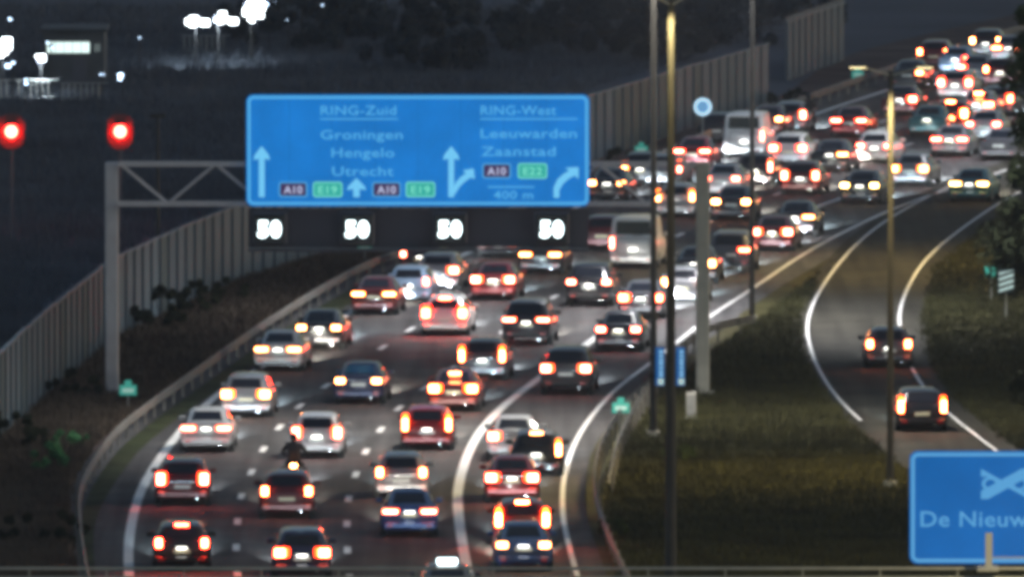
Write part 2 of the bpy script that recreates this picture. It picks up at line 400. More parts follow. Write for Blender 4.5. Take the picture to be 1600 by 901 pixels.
# ------------------------------------------------------------------ cars
def ring(zb, w, zbelt, wb, zr, wr):
    return [(0, zb), (w-.12, zb), (w, zb+.12), (w+.01, (zb+zbelt)/2), (w, zbelt-.10), (wb, zbelt), (wr, zr-.07), (wr-.12, zr), (wr*.4, zr+.018), (0, zr+.02)]
TYPES = {
 'hatchback': dict(L=4.1, rings=[(0,.34,.76,.74,.70,.80,.64),(.06,.25,.86,.90,.80,.97,.68),(.34,.20,.88,.94,.82,1.38,.61),(.75,.20,.885,.94,.82,1.45,.62),(1.9,.20,.885,.93,.82,1.46,.63),(2.4,.20,.885,.92,.82,1.39,.60),(3.15,.20,.88,.90,.80,.97,.70),(3.75,.22,.86,.76,.76,.82,.66),(4.1,.30,.72,.56,.62,.60,.50)],
      rw=(1,2), ws=(5,6), side=(2,5), light=('tall',.72,.90), belt=.92, plate=(.02,.58), third=1.40, thirdy=.34, wheels=(.72,3.3)),
 'sedan': dict(L=4.6, rings=[(0,.36,.76,.78,.70,.86,.64),(.07,.25,.87,.92,.80,1.00,.68),(.62,.20,.89,.94,.82,1.03,.68),(1.30,.20,.895,.94,.82,1.36,.58),(1.75,.20,.895,.94,.82,1.42,.60),(2.4,.20,.895,.93,.82,1.42,.60),(2.75,.20,.89,.92,.82,1.36,.58),(3.5,.20,.885,.90,.80,.97,.70),(4.25,.22,.86,.76,.76,.82,.66),(4.6,.30,.72,.56,.62,.60,.50)],
      rw=(2,3), ws=(6,7), side=(2,6), light=('wide',.66,.84), belt=.93, plate=(.02,.66), third=1.30, thirdy=1.05, wheels=(.95,3.7)),
 'estate': dict(L=4.6, rings=[(0,.34,.78,.74,.72,.82,.66),(.06,.25,.87,.92,.81,1.00,.70),(.42,.20,.89,.95,.82,1.39,.63),(.85,.20,.895,.95,.82,1.46,.64),(2.4,.20,.895,.94,.82,1.48,.64),(2.85,.20,.89,.93,.82,1.41,.60),(3.6,.20,.885,.91,.80,.98,.70),(4.25,.22,.86,.78,.76,.84,.66),(4.6,.30,.72,.56,.62,.60,.50)],
      rw=(1,2), ws=(5,6), side=(2,5), light=('wide',.68,.86), belt=.93, plate=(.02,.60), third=1.41, thirdy=.42, wheels=(.9,3.7)),
 'suv': dict(L=4.5, rings=[(0,.42,.80,.86,.74,.94,.68),(.07,.32,.90,1.04,.84,1.12,.72),(.38,.28,.92,1.06,.85,1.58,.66),(.8,.28,.925,1.06,.85,1.67,.68),(2.3,.28,.925,1.05,.85,1.68,.68),(2.8,.28,.92,1.04,.84,1.60,.64),(3.45,.28,.915,1.02,.84,1.10,.74),(4.15,.30,.89,.88,.80,.95,.70),(4.5,.38,.76,.62,.66,.68,.54)],
      rw=(1,2), ws=(5,6), side=(2,5), light=('wide',.68,1.00), belt=1.04, plate=(.02,.72), third=1.60, thirdy=.38, wheels=(.85,3.6)),
 'van': dict(L=4.9, rings=[(0,.36,.88,.96,.88,1.10,.84),(.05,.26,.95,1.20,.93,1.30,.88),(.10,.24,.96,1.22,.94,2.02,.84),(.35,.24,.965,1.22,.94,2.09,.84),(2.8,.24,.965,1.22,.94,2.10,.84),(3.3,.24,.96,1.20,.92,1.98,.76),(4.0,.24,.955,1.12,.90,1.22,.80),(4.6,.26,.92,.90,.84,.98,.74),(4.9,.34,.80,.62,.70,.68,.58)],
      rw=(1,2), ws=(5,6), side=(4,5), light=('tall',.83,.98), belt=1.2, plate=(.02,.62), third=1.98, thirdy=.10, wheels=(.95,3.9)),
}
def body_mesh(t, name):
    bm = bm_new(); rows = []
    for (y, zb, w, zbelt, wb, zr, wr) in t['rings']:
        h = ring(zb, w, zbelt, wb, zr, wr)
        full = h + [(-x, z) for x, z in h[-2:0:-1]]
        rows.append([bm.verts.new((x, y, z)) for x, z in full])
    n = len(rows[0])
    for a, b in zip(rows, rows[1:]):
        for i in range(n): bm.faces.new((a[i], a[(i+1) % n], b[(i+1) % n], b[i]))
    bm.faces.new(rows[0]); bm.faces.new(rows[-1][::-1])
    return mesh(bm, name, True)
def slab(pts, off, th=.012):
    """thin panel from a loop of points, pushed along its normal"""
    bm = bm_new(); P = [Vector(p) for p in pts]; c = sum(P, Vector())/len(P)
    nrm = (P[1]-P[0]).cross(P[2]-P[1]).normalized()
    if nrm.dot(off) < 0: nrm = -nrm
    A = [bm.verts.new(c + (p-c) - nrm*.01) for p in P]; B = [bm.verts.new(c + (p-c)*.98 + nrm*.034) for p in P]
    n = len(P); bm.faces.new(A); bm.faces.new(B)
    for i in range(n): bm.faces.new((A[i], A[(i+1) % n], B[(i+1) % n], B[i]))
    return bm
def rg(t, k): r = t['rings'][k]; return r[0], ring(*r[1:])
def rrect(x0, x1, z0, z1, r, n=5):
    out = []
    for cx, cz, a0 in ((x1-r, z1-r, 0), (x0+r, z1-r, 90), (x0+r, z0+r, 180), (x1-r, z0+r, 270)):
        for i in range(n+1):
            a = R(a0+90*i/n); out.append((cx+r*math.cos(a), cz+r*math.sin(a)))
    return out
def frame_bm(x0, x1, z0, z1, r, w, y0, y1):
    O = rrect(x0, x1, z0, z1, r); I = rrect(x0+w, x1-w, z0+w, z1-w, max(.02, r-w)); bm = bm_new()
    n = len(O); rows = [[bm.verts.new((x, y, z)) for x, z in L] for L, y in ((O, y0), (O, y1), (I, y1), (I, y0))]
    for a in range(4):
        A, B = rows[a], rows[(a+1) % 4]
        for i in range(n): bm.faces.new((A[i], A[(i+1) % n], B[(i+1) % n], B[i]))
    return bm

CAR = {}
def rbox(x0, x1, y0, y1, z0, z1, name, bev=.02):
    bm = bm_new(); box(bm, x0, x1, y0, y1, z0, z1)
    bmesh.ops.bevel(bm, geom=bm.edges[:], offset=min(bev, (x1-x0)/2.5, (y1-y0)/2.5, (z1-z0)/2.5), segments=1, affect='EDGES')
    return mesh(bm, name)
for tn, t in TYPES.items():
    c = {}
    c['body'] = body_mesh(t, tn + '_body')
    y0, a = rg(t, t['rw'][0]); y1, b = rg(t, t['rw'][1])
    def lerp(p, q, f, ya, yb): return (p[0]+(q[0]-p[0])*f, ya+(yb-ya)*f, p[1]+(q[1]-p[1])*f)
    lo = .14 if tn != 'sedan' else .08
    p1 = lerp(a[7], b[7], lo, y0, y1); p2 = lerp(a[7], b[7], .88, y0, y1)
    c['rear_window'] = mesh(slab([(-p1[0]*.96, p1[1], p1[2]), (p1[0]*.96, p1[1], p1[2]), (p2[0]*.95, p2[1], p2[2]), (-p2[0]*.95, p2[1], p2[2])], Vector((0, -1, .2))), tn+'_rear_window')
    y0, a = rg(t, t['ws'][0]); y1, b = rg(t, t['ws'][1])
    p1 = lerp(a[7], b[7], .06, y0, y1); p2 = lerp(a[7], b[7], .92, y0, y1)
    c['windscreen'] = mesh(slab([(-p1[0], p1[1], p1[2]), (p1[0], p1[1], p1[2]), (p2[0], p2[1], p2[2]), (-p2[0], p2[1], p2[2])], Vector((0, 1, .2))), tn+'_windscreen')
    for sd_, sx in (('l', -1), ('r', 1)):
        bm = bm_new(); ks = list(range(t['side'][0], t['side'][1]+1)); prev = None
        ys = []
        for k in ks:
            y, h = rg(t, k)
            lo_ = Vector((h[5][0]*sx, y, h[5][1])); up = Vector((h[6][0]*sx, y, h[6][1]))
            if k == ks[0]: y += .12
            u0 = lo_.lerp(up, .10); u1 = lo_.lerp(up, .90)
            u0.y = u1.y = y
            off = Vector((sx*.012, 0, .004))
            cur = (bm.verts.new(u0+off), bm.verts.new(u1+off))
            if prev: bm.faces.new((prev[0], cur[0], cur[1], prev[1]))
            prev = cur
        y, h = rg(t, t['side'][1]+1); tri = Vector((h[5][0]*sx*.99, y-.15, h[5][1]+.02)) + Vector((sx*.012, 0, 0))
        v = bm.verts.new(tri); bm.faces.new((prev[0], v, prev[1]))
        c['side_window_'+sd_] = mesh(bm, tn+'_side_window')
    kind, lx, lz = t['light']
    if tn == 'van': l = (.80, .93, -.02, .10, .82, 1.30)
    elif kind == 'tall': l = (.60, .80, -.035, .10, .74, 1.04)
    elif tn == 'suv': l = (.52, .86, -.03, .12, .90, 1.08)
    else: l = (.48, .82, -.03, .12, .76, .94)
    c['light'] = l
    alts = [l, (l[0]-.10, l[1]+.03, l[2]-.01, l[3], l[4]-.05, l[5]+.06)]
    alts.append((l[0]+.04, l[1]+.02, l[2], l[3]+.02, l[4]-.06, l[5]+.22) if tn in ('hatchback', 'estate', 'van') else (l[0]-.16, l[1]+.02, l[2], l[3], l[4]+.02, l[5]-.01))
    for vi, l in enumerate(alts):
      for sd_, sx in (('l', -1), ('r', 1)):
        xa, xb = sorted((sx*l[0], sx*l[1]))
        c['tail_light_%s%d' % (sd_, vi)] = rbox(xa, xb, l[2], l[3], l[4], l[5], tn+'_tail_light', .04)
        w = (l[1]-l[0]); hh = l[5]-l[4]; cx = sx*(l[0]+w*(.5, .62, .55)[vi]); cz = l[4]+hh*(.5, .45, .38)[vi]
        bw, bh = w*(.45, .34, .42)[vi], hh*(.44, .42, .34)[vi]
        c['bulb_%s%d' % (sd_, vi)] = rbox(cx-bw, cx+bw, l[2]-.015, l[2]+.02, cz-bh, cz+bh, tn+'_bulb', .015)
    for sd_, sx in (('l', -1), ('r', 1)):
        xa, xb = sorted((sx*l[0], sx*l[1]))
        xa, xb = sorted((sx*.48, sx*.74))
        fr = t['rings'][-2]; c['head_'+sd_] = rbox(xa, xb, t['L']-.28, t['L']-.08, .56, .70, tn+'_headlight', .03)
        mx0, mx1 = sorted((sx*(t['rings'][4][4]+.01), sx*(t['rings'][4][4]+.24)))
        c['mirror_'+sd_] = rbox(mx0, mx1, t['rings'][t['ws'][1]][0]-.55, t['rings'][t['ws'][1]][0]-.42, t['belt'], t['belt']+.15, tn+'_mirror', .03)
    W_ = t['rings'][0][2]
    zb = t['rings'][0][1]
    c['bumper'] = rbox(-W_-.05, W_+.05, -.07, .10, zb-.06, zb+.14, tn+'_bumper', .04)
    pz = t['plate'][1]
    c['plate'] = rbox(-.26, .26, -.035, -.018 if tn != 'van' else -.01, pz, pz+.115, tn+'_plate', .004)
    c['plate_lamp'] = rbox(-.16, .16, -.085, -.045, pz+.15, pz+.175, tn+'_plate_lamp', .004)
    c['third'] = rbox(-.20, .20, t['thirdy']-.05, t['thirdy']+.03, t['third'], t['third']+.05, tn+'_brake_light', .01)
    c['strip'] = rbox(-.42, .42, -.035, .0, pz+.20, pz+.225, tn+'_trim_strip', .006)
    zs = t['rings'][0][1]+.22
    c['seam'] = mesh(frame_bm(-.66, .66, zs, t['rings'][1][6]-.02 if tn != 'van' else 1.25, .08, .022, -.008, .07), tn+'_boot_seam')
    c['wiper'] = rbox(-.02, .40, t['rings'][1][0]-.02, t['rings'][1][0]+.01, t['rings'][1][6]+.04 if tn != 'van' else 1.36, t['rings'][1][6]+.065 if tn != 'van' else 1.385, tn+'_wiper', .005)
    for q, sx in enumerate((-1, 1)): c['refl%d' % q] = rbox(sx*.62-.09, sx*.62+.09, -.085, -.068, zb+.0, zb+.05, tn+'_reflector', .006)
    CAR[tn] = c
bm = bm_new(); tube(bm, (-.10, 0, 0), (.10, 0, 0), .325, .325, 16); tyre_me = mesh(bm, 'tyre', True)
bm = bm_new(); tube(bm, (-.105, 0, 0), (.105, 0, 0), .20, .20, 12); rim_me = mesh(bm, 'rim', True)
bm = bm_new(); tube(bm, (0, 0, 0), (0, .1, 0), .035, .035, 8); exh_me = mesh(bm, 'exhaust')
bm = bm_new(); box(bm, -.30, .30, -.12, .12, 0, .16); bmesh.ops.bevel(bm, geom=bm.edges[:], offset=.03, segments=1, affect='EDGES'); taxi_me = mesh(bm, 'roof_light')

LANES = (L0, L1, L2, L3, L4); RAMP = (R0, R1)
ncar = [0]
def car(px, py, tn, paint, hue, lv, label, third=False, head=4500, hcol=None, lanes=LANES, plate=True, strip=False, roof_light=False, dz=0, cat='car', lit=(1, 1)):
    p = at(px, py); t = TYPES[tn]; c = CAR[tn]
    ds = sorted([(q.near(p)[1], i) for i, q in enumerate(lanes)])[:2]
    tg = Vector((0, 0, 0))
    for dd, i in ds: tg += lanes[i].at(lanes[i].near(p)[0])[1]/max(.3, dd)
    ang = math.atan2(-tg.x, tg.y)
    name = {'hatchback': 'hatchback_car', 'sedan': 'sedan_car', 'estate': 'estate_car', 'suv': 'tall_car', 'van': 'van'}[tn]
    e = thing(name, label, cat, (p.x, p.y, 0), ang, 'vehicles queueing on the motorway')
    P = M['p_'+paint]; vi = (ncar[0]*7 + ncar[0]//3) % 3
    put('body', c['body'], P, e)
    put('rear_window', c['rear_window'], M['glass'], e); put('windscreen', c['windscreen'], M['glass'], e)
    for s_ in 'lr':
        i = 'lr'.index(s_)
        put('side_window', c['side_window_'+s_], M['glass'], e)
        if lit[i]:
            tl = put('tail_light', c['tail_light_%s%d' % (s_, vi)], M['lens_%s_%s' % (hue, lv)], e)
            put('bulb', c['bulb_%s%d' % (s_, vi)], M['bulb_%s_%s' % (hue, lv)], tl)
        put('headlight', c['head_'+s_], M['headlamp'], e)
        put('wing_mirror', c['mirror_'+s_], P, e)
        sx = -1 if s_ == 'l' else 1
        for wy in t['wheels']:
            w = put('wheel', tyre_me, M['tyre'], e, (sx*(t['rings'][3][2]-.085), wy, .325))
            put('rim', rim_me, M['rim'], w)
    put('bumper', c['bumper'], P if tn != 'suv' else M['trim'], e)
    if plate:
        put('number_plate', c['plate'], M['plate_white'] if ncar[0] % 3 else M['plate'], e)
        if ncar[0] % 5 not in (1, 3): put('plate_lamp', c['plate_lamp'], M['plate_lamp'], e)
    if strip: put('trim_strip', c['strip'], M['chrome'], e)
    if third:
        put('brake_light', c['third'], M['bulb_%s_%s' % (hue, lv)], e)
    put('boot_seam', c['seam'], M['trim'], e)
    if tn != 'sedan': put('wiper', c['wiper'], M['trim'], e)
    for q in (0, 1): put('reflector', c['refl%d' % q], M['reflector'], e)
    put('exhaust', exh_me, M['chrome'], e, (.45, -.06, .26))
    if roof_light:
        put('roof_light', taxi_me, M['matrix_on'], e, (0, 1.6, t['rings'][4][5]+.02))
    ncar[0] += 1
    if head:
        hc = hcol or random.choice(((.80, .92, 1), (.88, .95, 1), (1, .93, .80), (.70, .90, 1)))
        lamp('headlamp_light', 'SPOT', (0, t['L']+.05, .66), head*5.5, hc, e, (R(90-15), 0, 0), R(33), .7, .15)
    return e

C = car
# lane nearest the left edge
C(284, 893, 'hatchback', 'black', 'red', 'flare', 'black hatchback nearest the camera in the left lane, three brake lights blazing', third=True)
C(285, 790, 'hatchback', 'maroon', 'pink', 'brake', 'dark red hatchback with tall tail lights, second from the bottom in the left lane', strip=True)
C(322, 707, 'sedan', 'white', 'pink', 'tail', 'white saloon with a bright white bumper overlapping the solid left line')
C(384, 653, 'estate', 'silver', 'amber', 'tail', 'silver car with amber lights just above the white saloon in the left lane')
C(434, 581, 'sedan', 'white', 'amber', 'tail', 'white saloon right of the gantry leg, behind the dark saloon')
C(498, 547, 'sedan', 'dark', 'amber', 'tail', 'dark saloon with a lit plate directly ahead of the white saloon', strip=True)
C(584, 493, 'sedan', 'maroon', 'amber', 'tail', 'dark red saloon beside the green verge strip, left of a blue car')
C(638, 475, 'hatchback', 'paleblue', 'pink', 'tail', 'pale blue car squeezed right beside the dark red saloon', lit=(0, 1))
C(683, 455, 'estate', 'silver', 'pink', 'tail', 'silver estate lit white by headlights above the glowing white car')
C(657, 430, 'hatchback', 'dark', 'pink', 'tail', 'dark small car half hidden at the edge below the second lane signal')
C(777, 404, 'sedan', 'silver', 'red', 'tail', 'silver car mostly hidden under the third lane signal', plate=True)
# second lane
C(694, 525, 'estate', 'bright', 'red', 'flare', 'white car whose rear is washed out by brake glow, mid motorway', third=True)
C(770, 470, 'sedan', 'red', 'pink', 'tail', 'red saloon with a bright plate below the third lane signal', strip=True)
C(844, 430, 'sedan', 'dark', 'amber', 'tail', 'dark saloon with amber lights directly below the fourth lane signal')
C(920, 480, 'suv', 'black', 'pink', 'tail', 'black tall car with pale bumper glint left of the slip lane line', strip=True)
C(822, 540, 'suv', 'dark', 'pink', 'tail', 'tall dark car with small pink lights in the centre of the motorway')
C(560, 632, 'sedan', 'navy', 'amber', 'tail', 'navy saloon alone in the second lane between dashed lines', strip=True)
C(495, 716, 'hatchback', 'white', 'pink', 'tail', 'white hatchback with the motorcyclist close behind it')
C(448, 810, 'hatchback', 'maroon', 'amber', 'brake', 'dark red hatchback behind the motorcyclist, amber tall lights')
C(472, 906, 'estate', 'navy', 'red', 'brake', 'dark blue estate at the bottom edge between the two dashed lines', strip=True)
# third lane
C(753, 594, 'hatchback', 'grey', 'amber', 'brake', 'grey hatchback with slanting orange lights in the third lane', strip=True)
C(708, 644, 'sedan', 'maroon', 'amber', 'brake', 'dark red car braking with a lit high brake light in the third lane', third=True)
C(667, 704, 'hatchback', 'red', 'amber', 'brake', 'red hatchback with a bright plate right of the second dashed line')
C(627, 780, 'hatchback', 'silver', 'amber', 'brake', 'silver hatchback with tall orange lights directly ahead of the blue car', strip=True)
C(640, 840, 'sedan', 'blue', 'pink', 'tail', 'blue saloon in the third lane near the bottom')
C(700, 962, 'sedan', 'dark', 'red', 'tail', 'dark car at the bottom edge with a lit white sign on its roof', roof_light=True)
# exit lane
C(884, 618, 'suv', 'dark', 'pink', 'tail', 'dark tall car with rear window reflections beside the thick white line', strip=True)
C(966, 550, 'sedan', 'dark', 'pink', 'brake', 'dark saloon at the end of the thick solid line')
C(802, 720, 'sedan', 'white', 'pink', 'tail', 'white saloon at the rear right of the thick curving line', strip=True)
C(838, 744, 'hatchback', 'black', 'amber', 'tail', 'black hatchback overlapping the white saloon on its right', lit=(0, 1), third=True)
C(800, 786, 'sedan', 'red', 'pink', 'brake', 'red saloon with a pale bumper directly ahead of the dazzling car', strip=True)
C(816, 856, 'hatchback', 'maroon', 'yellow', 'flare', 'car with dazzling orange brake lights near the bottom of the exit lane', third=True)
C(818, 894, 'sedan', 'blue', 'amber', 'tail', 'blue saloon lowest in the exit lane, right behind the dazzling one', head=9000)
# right of the blue sign
C(940, 393, 'hatchback', 'maroon', 'pink', 'tail', 'maroon hatchback just right of the blue gantry sign corner', lit=(0, 1))
C(989, 420, 'van', 'bright', 'pink', 'tail', 'tall white van behind the thin dark mast', cat='van', head=3000, lit=(1, 0))
C(1001, 499, 'sedan', 'grey', 'red', 'brake', 'grey saloon with a bright white plate left of the masts', strip=True, head=20000)
C(1066, 476, 'hatchback', 'silver', 'amber', 'tail', 'silver hatchback directly behind the tall thick mast')
C(1085, 444, 'sedan', 'dark', 'amber', 'tail', 'dark saloon with a pale strip above the silver hatchback', lit=(0, 1), strip=True)
C(1139, 428, 'suv', 'grey', 'red', 'brake', 'grey tall car left of the mast with a pale base', lit=(0, 1))
C(1206, 394, 'sedan', 'maroon', 'pink', 'tail', 'maroon saloon with cyan light on the road behind it')
C(1241, 370, 'sedan', 'dark', 'amber', 'tail', 'dark saloon touching the maroon saloon on its right front', lit=(0, 1))
C(1142, 346, 'sedan', 'dark', 'yellow', 'brake', 'dark saloon with wide yellow lights under the white car')
C(1055, 341, 'hatchback', 'white', 'amber', 'tail', 'white hatchback ahead of the tall white van')
C(1127, 309, 'sedan', 'white', 'pink', 'tail', 'white saloon above the one with wide yellow lights')
C(1250, 305, 'hatchback', 'maroon', 'pink', 'tail', 'maroon hatchback with a cyan bumper glint in the middle lanes', strip=True)
C(1343, 320, 'sedan', 'dark', 'yellow', 'tail', 'dark saloon with yellow lights near the thick line fragment')
C(1420, 293, 'sedan', 'silver', 'amber', 'tail', 'silver saloon right of the sodium lit mast')
C(1514, 317, 'sedan', 'teal', 'yellow', 'tail', 'dark teal saloon at the top of the ramp', strip=True)
C(1231, 260, 'estate', 'white', 'pink', 'brake', 'white estate with glaring rear between two saloons')
C(1296, 270, 'sedan', 'dark', 'amber', 'tail', 'dark saloon directly right of the glaring white estate', lit=(0, 1))
C(1366, 257, 'estate', 'white', 'pink', 'brake', 'white estate directly behind the sodium lit mast')
C(1081, 265, 'sedan', 'red', 'pink', 'brake', 'red saloon with wide pink lights below the round sign')
C(1162, 248, 'van', 'bright', 'pink', 'tail', 'white van right of the red saloon and below the barrier', cat='van', lit=(0, 1))
C(1118, 226, 'hatchback', 'dark', 'amber', 'tail', 'dark hatchback right under the round sign', lit=(0, 1))
C(1196, 214, 'sedan', 'maroon', 'amber', 'tail', 'maroon saloon by the left edge line under the barrier end', lit=(0, 1))
C(1232, 208, 'hatchback', 'silver', 'pink', 'tail', 'silver hatchback left of the far motorcyclist')
C(1326, 216, 'sedan', 'red', 'pink', 'brake', 'red saloon with two pink lights left of the sodium lit mast')
C(1000, 290, 'hatchback', 'dark', 'amber', 'tail', 'dark hatchback by the left edge line below the green marker', lit=(1, 0))
C(1036, 293, 'hatchback', 'silver', 'pink', 'tail', 'silver hatchback right of the small dark one by the edge line', lit=(0, 1))
C(948, 316, 'sedan', 'dark', 'amber', 'tail', 'dark saloon touching the right edge of the blue sign')
C(1178, 292, 'hatchback', 'dark', 'pink', 'tail', 'dark hatchback behind the thin blue grey mast', lit=(0, 1), head=5500)
# dense far group, top right
far = [(1417,140,'sedan','dark','amber','tail',(0,1),'dark saloon first right of the mast top, amber light'),
 (1405,182,'sedan','maroon','pink','tail',(0,1),'maroon saloon low beside the sodium lit mast'),
 (1458,108,'hatchback','maroon','amber','tail',(1,1),'maroon hatchback in the far left lane of the dense group'),
 (1492,118,'sedan','paleblue','pink','tail',(0,1),'pale blue saloon in the far dense group'),
 (1492,157,'estate','white','pink','brake',(1,1),'white estate washed out by headlights in the dense group'),
 (1484,206,'hatchback','maroon','yellow','flare',(1,1),'maroon hatchback braking hard with three yellow lights'),
 (1525,190,'sedan','white','yellow','flare',(1,1),'white saloon with dazzling yellow lights at the right of the dense group'),
 (1536,222,'sedan','white','pink','brake',(1,1),'white saloon with pink lights lowest at the right edge'),
 (1483,246,'sedan','silver','pink','tail',(1,1),'silver saloon lowest in the dense group'),
 (1540,90,'hatchback','dark','yellow','brake',(1,1),'dark hatchback farthest away with amber lights'),
 (1522,132,'sedan','silver','pink','brake',(1,0),'silver saloon in the middle of the far dense group'),
 (1562,136,'hatchback','maroon','amber','tail',(1,0),'maroon hatchback by the tree at the right edge'),
 (1556,182,'hatchback','silver','red','tail',(0,1),'silver hatchback half behind the tree on the right'),
 (1575,100,'sedan','silver','amber','tail',(1,1),'silver saloon beside the tree near the top'),
 (1448,214,'sedan','teal','pink','tail',(0,0),'dark teal saloon on the blue lit asphalt'),
 (1560,252,'sedan','grey','pink','tail',(0,0),'grey saloon unlit at the right edge beneath the group')]
for f in far:
    C(f[0], f[1], f[2], f[3], f[4], {'tail': 'brake'}.get(f[5], f[5]), f[7], lit=f[6], third=(f[5] == 'flare'))
# ramp
C(1389, 575, 'hatchback', 'grey', 'amber', 'brake', 'grey hatchback alone halfway down the curving ramp', lanes=RAMP, head=1300)
C(1441, 675, 'hatchback', 'black', 'amber', 'brake', 'black hatchback on the ramp just above the lower blue sign', lanes=RAMP, head=1300)

# ------------------------------------------------------------------ motorcyclists
def motorcycle(px, py, label_m, label_r, hue, lean=0):
    p = at(px, py); _, tg = L1.at(L1.near(p)[0]); ang = math.atan2(-tg.x, tg.y)
    e = thing('motorcycle', label_m, 'motorcycle', (p.x, p.y, 0), ang, 'motorcycles between the cars')
    for wy in (0, 1.42):
        bm = bm_new(); tube(bm, (-.08, wy, .31), (.08, wy, .31), .31, .31, 18); w = put('wheel', mesh(bm, 'wheel', True), M['tyre'], e)
        bm = bm_new(); tube(bm, (-.085, wy, .31), (.085, wy, .31), .2, .2, 12); put('rim', mesh(bm, 'rim'), M['rim'], w)
    bm = bm_new()
    ball(bm, (0, .95, .80), .25, 12, (.7, 1.3, .8)); box(bm, -.12, .12, .3, .75, .5, .72); box(bm, -.14, .14, .5, 1.1, .25, .6)
    tube(bm, (0, 1.42, .31), (0, 1.15, .95), .05); tube(bm, (0, 0, .31), (0, .6, .45), .05)
    put('frame', mesh(bm, 'frame', True), M['dark_metal'], e)
    put('seat', rbox(-.14, .14, -.1, .65, .74, .83, 'seat', .04), M['trim'], e)
    put('tail_panel', rbox(-.12, .12, -.18, .1, .66, .80, 'tail_panel', .03), M['p_maroon'], e)
    put('tail_light', rbox(-.09, .09, -.22, -.17, .70, .80, 'tail_light', .02), M['bulb_%s_brake' % hue], e)
    bm = bm_new(); tube(bm, (-.36, 1.0, 1.03), (.36, 1.0, 1.03), .018); put('handlebar', mesh(bm, 'handlebar'), M['dark_metal'], e)
    for s_ in (-1, 1):
        bm = bm_new(); ball(bm, (s_*.38, 1.05, 1.15), .06, 8, (1, .4, .8)); tube(bm, (s_*.3, 1.0, 1.03), (s_*.38, 1.05, 1.12), .01); put('mirror', mesh(bm, 'mirror'), M['dark_metal'], e)
        put('pannier', rbox(s_*.3-.12, s_*.3+.12, -.15, .3, .42, .72, 'pannier', .03), M['trim'], e)
    put('number_plate', rbox(-.10, .10, -.21, -.195, .50, .64, 'number_plate', .004), M['plate'], e)
    put('windshield', rbox(-.2, .2, 1.15, 1.18, 1.0, 1.3, 'windshield', .01), M['glass'], e)
    put('headlight', rbox(-.09, .09, 1.3, 1.38, .85, .98, 'headlight', .03), M['headlamp'], e)
    lamp('headlamp_light', 'SPOT', (0, 1.45, .9), 8000, (.85, .93, 1), e, (R(75), 0, 0), R(33), .7, .1)
    # rider: one skinned body
    r = thing('person', label_r, 'person', (p.x, p.y, 0), ang, 'motorcycle riders')
    V = [(0,.28,.90),(0,.27,1.12),(0,.33,1.36),(0,.36,1.47),(0,.39,1.56),
         (.12,.30,.88),(.24,.68,.74),(.20,.52,.36),(.20,.68,.32),(-.12,.30,.88),(-.24,.68,.74),(-.20,.52,.36),(-.20,.68,.32),
         (.21,.34,1.40),(.36,.56,1.20),(.34,.90,1.08),(.34,1.0,1.05),(-.21,.34,1.40),(-.36,.56,1.20),(-.34,.90,1.08),(-.34,1.0,1.05)]
    E = [(0,1),(1,2),(2,3),(3,4),(0,5),(5,6),(6,7),(7,8),(0,9),(9,10),(10,11),(11,12),(2,13),(13,14),(14,15),(15,16),(2,17),(17,18),(18,19),(19,20)]
    rad = [.18,.19,.20,.07,.07,.12,.09,.065,.05,.12,.09,.065,.05,.10,.07,.05,.045,.10,.07,.05,.045]
    me = bpy.data.meshes.new('rider_body'); me.from_pydata(V, E, []); o = bpy.data.objects.new('body', me); COL.objects.link(o); o.parent = r
    md = o.modifiers.new('skin', 'SKIN'); 
    for i, v in enumerate(me.skin_vertices[0].data): v.radius = (rad[i], rad[i]); v.use_root = (i == 0)
    s2 = o.modifiers.new('sub', 'SUBSURF'); s2.levels = s2.render_levels = 2
    me.materials.append(M['jacket'])
    bm = bm_new(); ball(bm, (0, .42, 1.66), .145, 16, (.92, 1.1, 1.05)); put('helmet', mesh(bm, 'helmet', True), M['helmet'], r)
    put('visor', rbox(-.10, .10, .54, .585, 1.62, 1.71, 'visor', .02), M['glass'], r)
motorcycle(459, 762, 'dark motorcycle with an amber lamp between the white and dark red hatchbacks', 'black clad motorcyclist with a helmet behind the white hatchback', 'yellow')
motorcycle(1262, 205, 'far motorcycle by the left edge line near the barrier end', 'far motorcyclist seated upright near the left edge line, top right', 'pink')

# ------------------------------------------------------------------ text
def text_mesh(txt, h, w=None, ext=.008, bold=0.0, align='CENTER'):
    cu = bpy.data.curves.new('t', 'FONT'); cu.body = txt; cu.size = 1; cu.extrude = 0; cu.align_x = 'LEFT'; cu.offset = bold; cu.resolution_u = 3
    cu.space_character = 1.05
    o = bpy.data.objects.new('t', cu); COL.objects.link(o)
    me = bpy.data.meshes.new_from_object(o.evaluated_get(bpy.context.evaluated_depsgraph_get()))
    bpy.data.objects.remove(o); bpy.data.curves.remove(cu)
    xs = [v.co.x for v in me.vertices]; ys = [v.co.y for v in me.vertices]
    x0, x1 = min(xs), max(xs); cap = .729   # cap height of the built-in font
    k = h/cap; kx = (w/(x1-x0)) if w else k
    for v in me.vertices:
        X = (v.co.x-(x0+x1)/2)*kx; Z = (v.co.y - cap/2)*k
        v.co = (X, 0, Z)
    bm = bm_new(); bm.from_mesh(me); bpy.data.meshes.remove(me)
    r = bmesh.ops.extrude_face_region(bm, geom=bm.faces[:])
    for v in [g for g in r['geom'] if isinstance(g, bmesh.types.BMVert)]: v.co.y -= ext
    return mesh(bm, 'lettering')
def poly(pts, y0, y1):
    bm = bm_new(); A = [bm.verts.new((x, y0, z)) for x, z in pts]; B = [bm.verts.new((x, y1, z)) for x, z in pts]
    n = len(pts); bm.faces.new(A); bm.faces.new(B[::-1])
    for i in range(n): bm.faces.new((A[i], A[(i+1) % n], B[(i+1) % n], B[i]))
    return bm
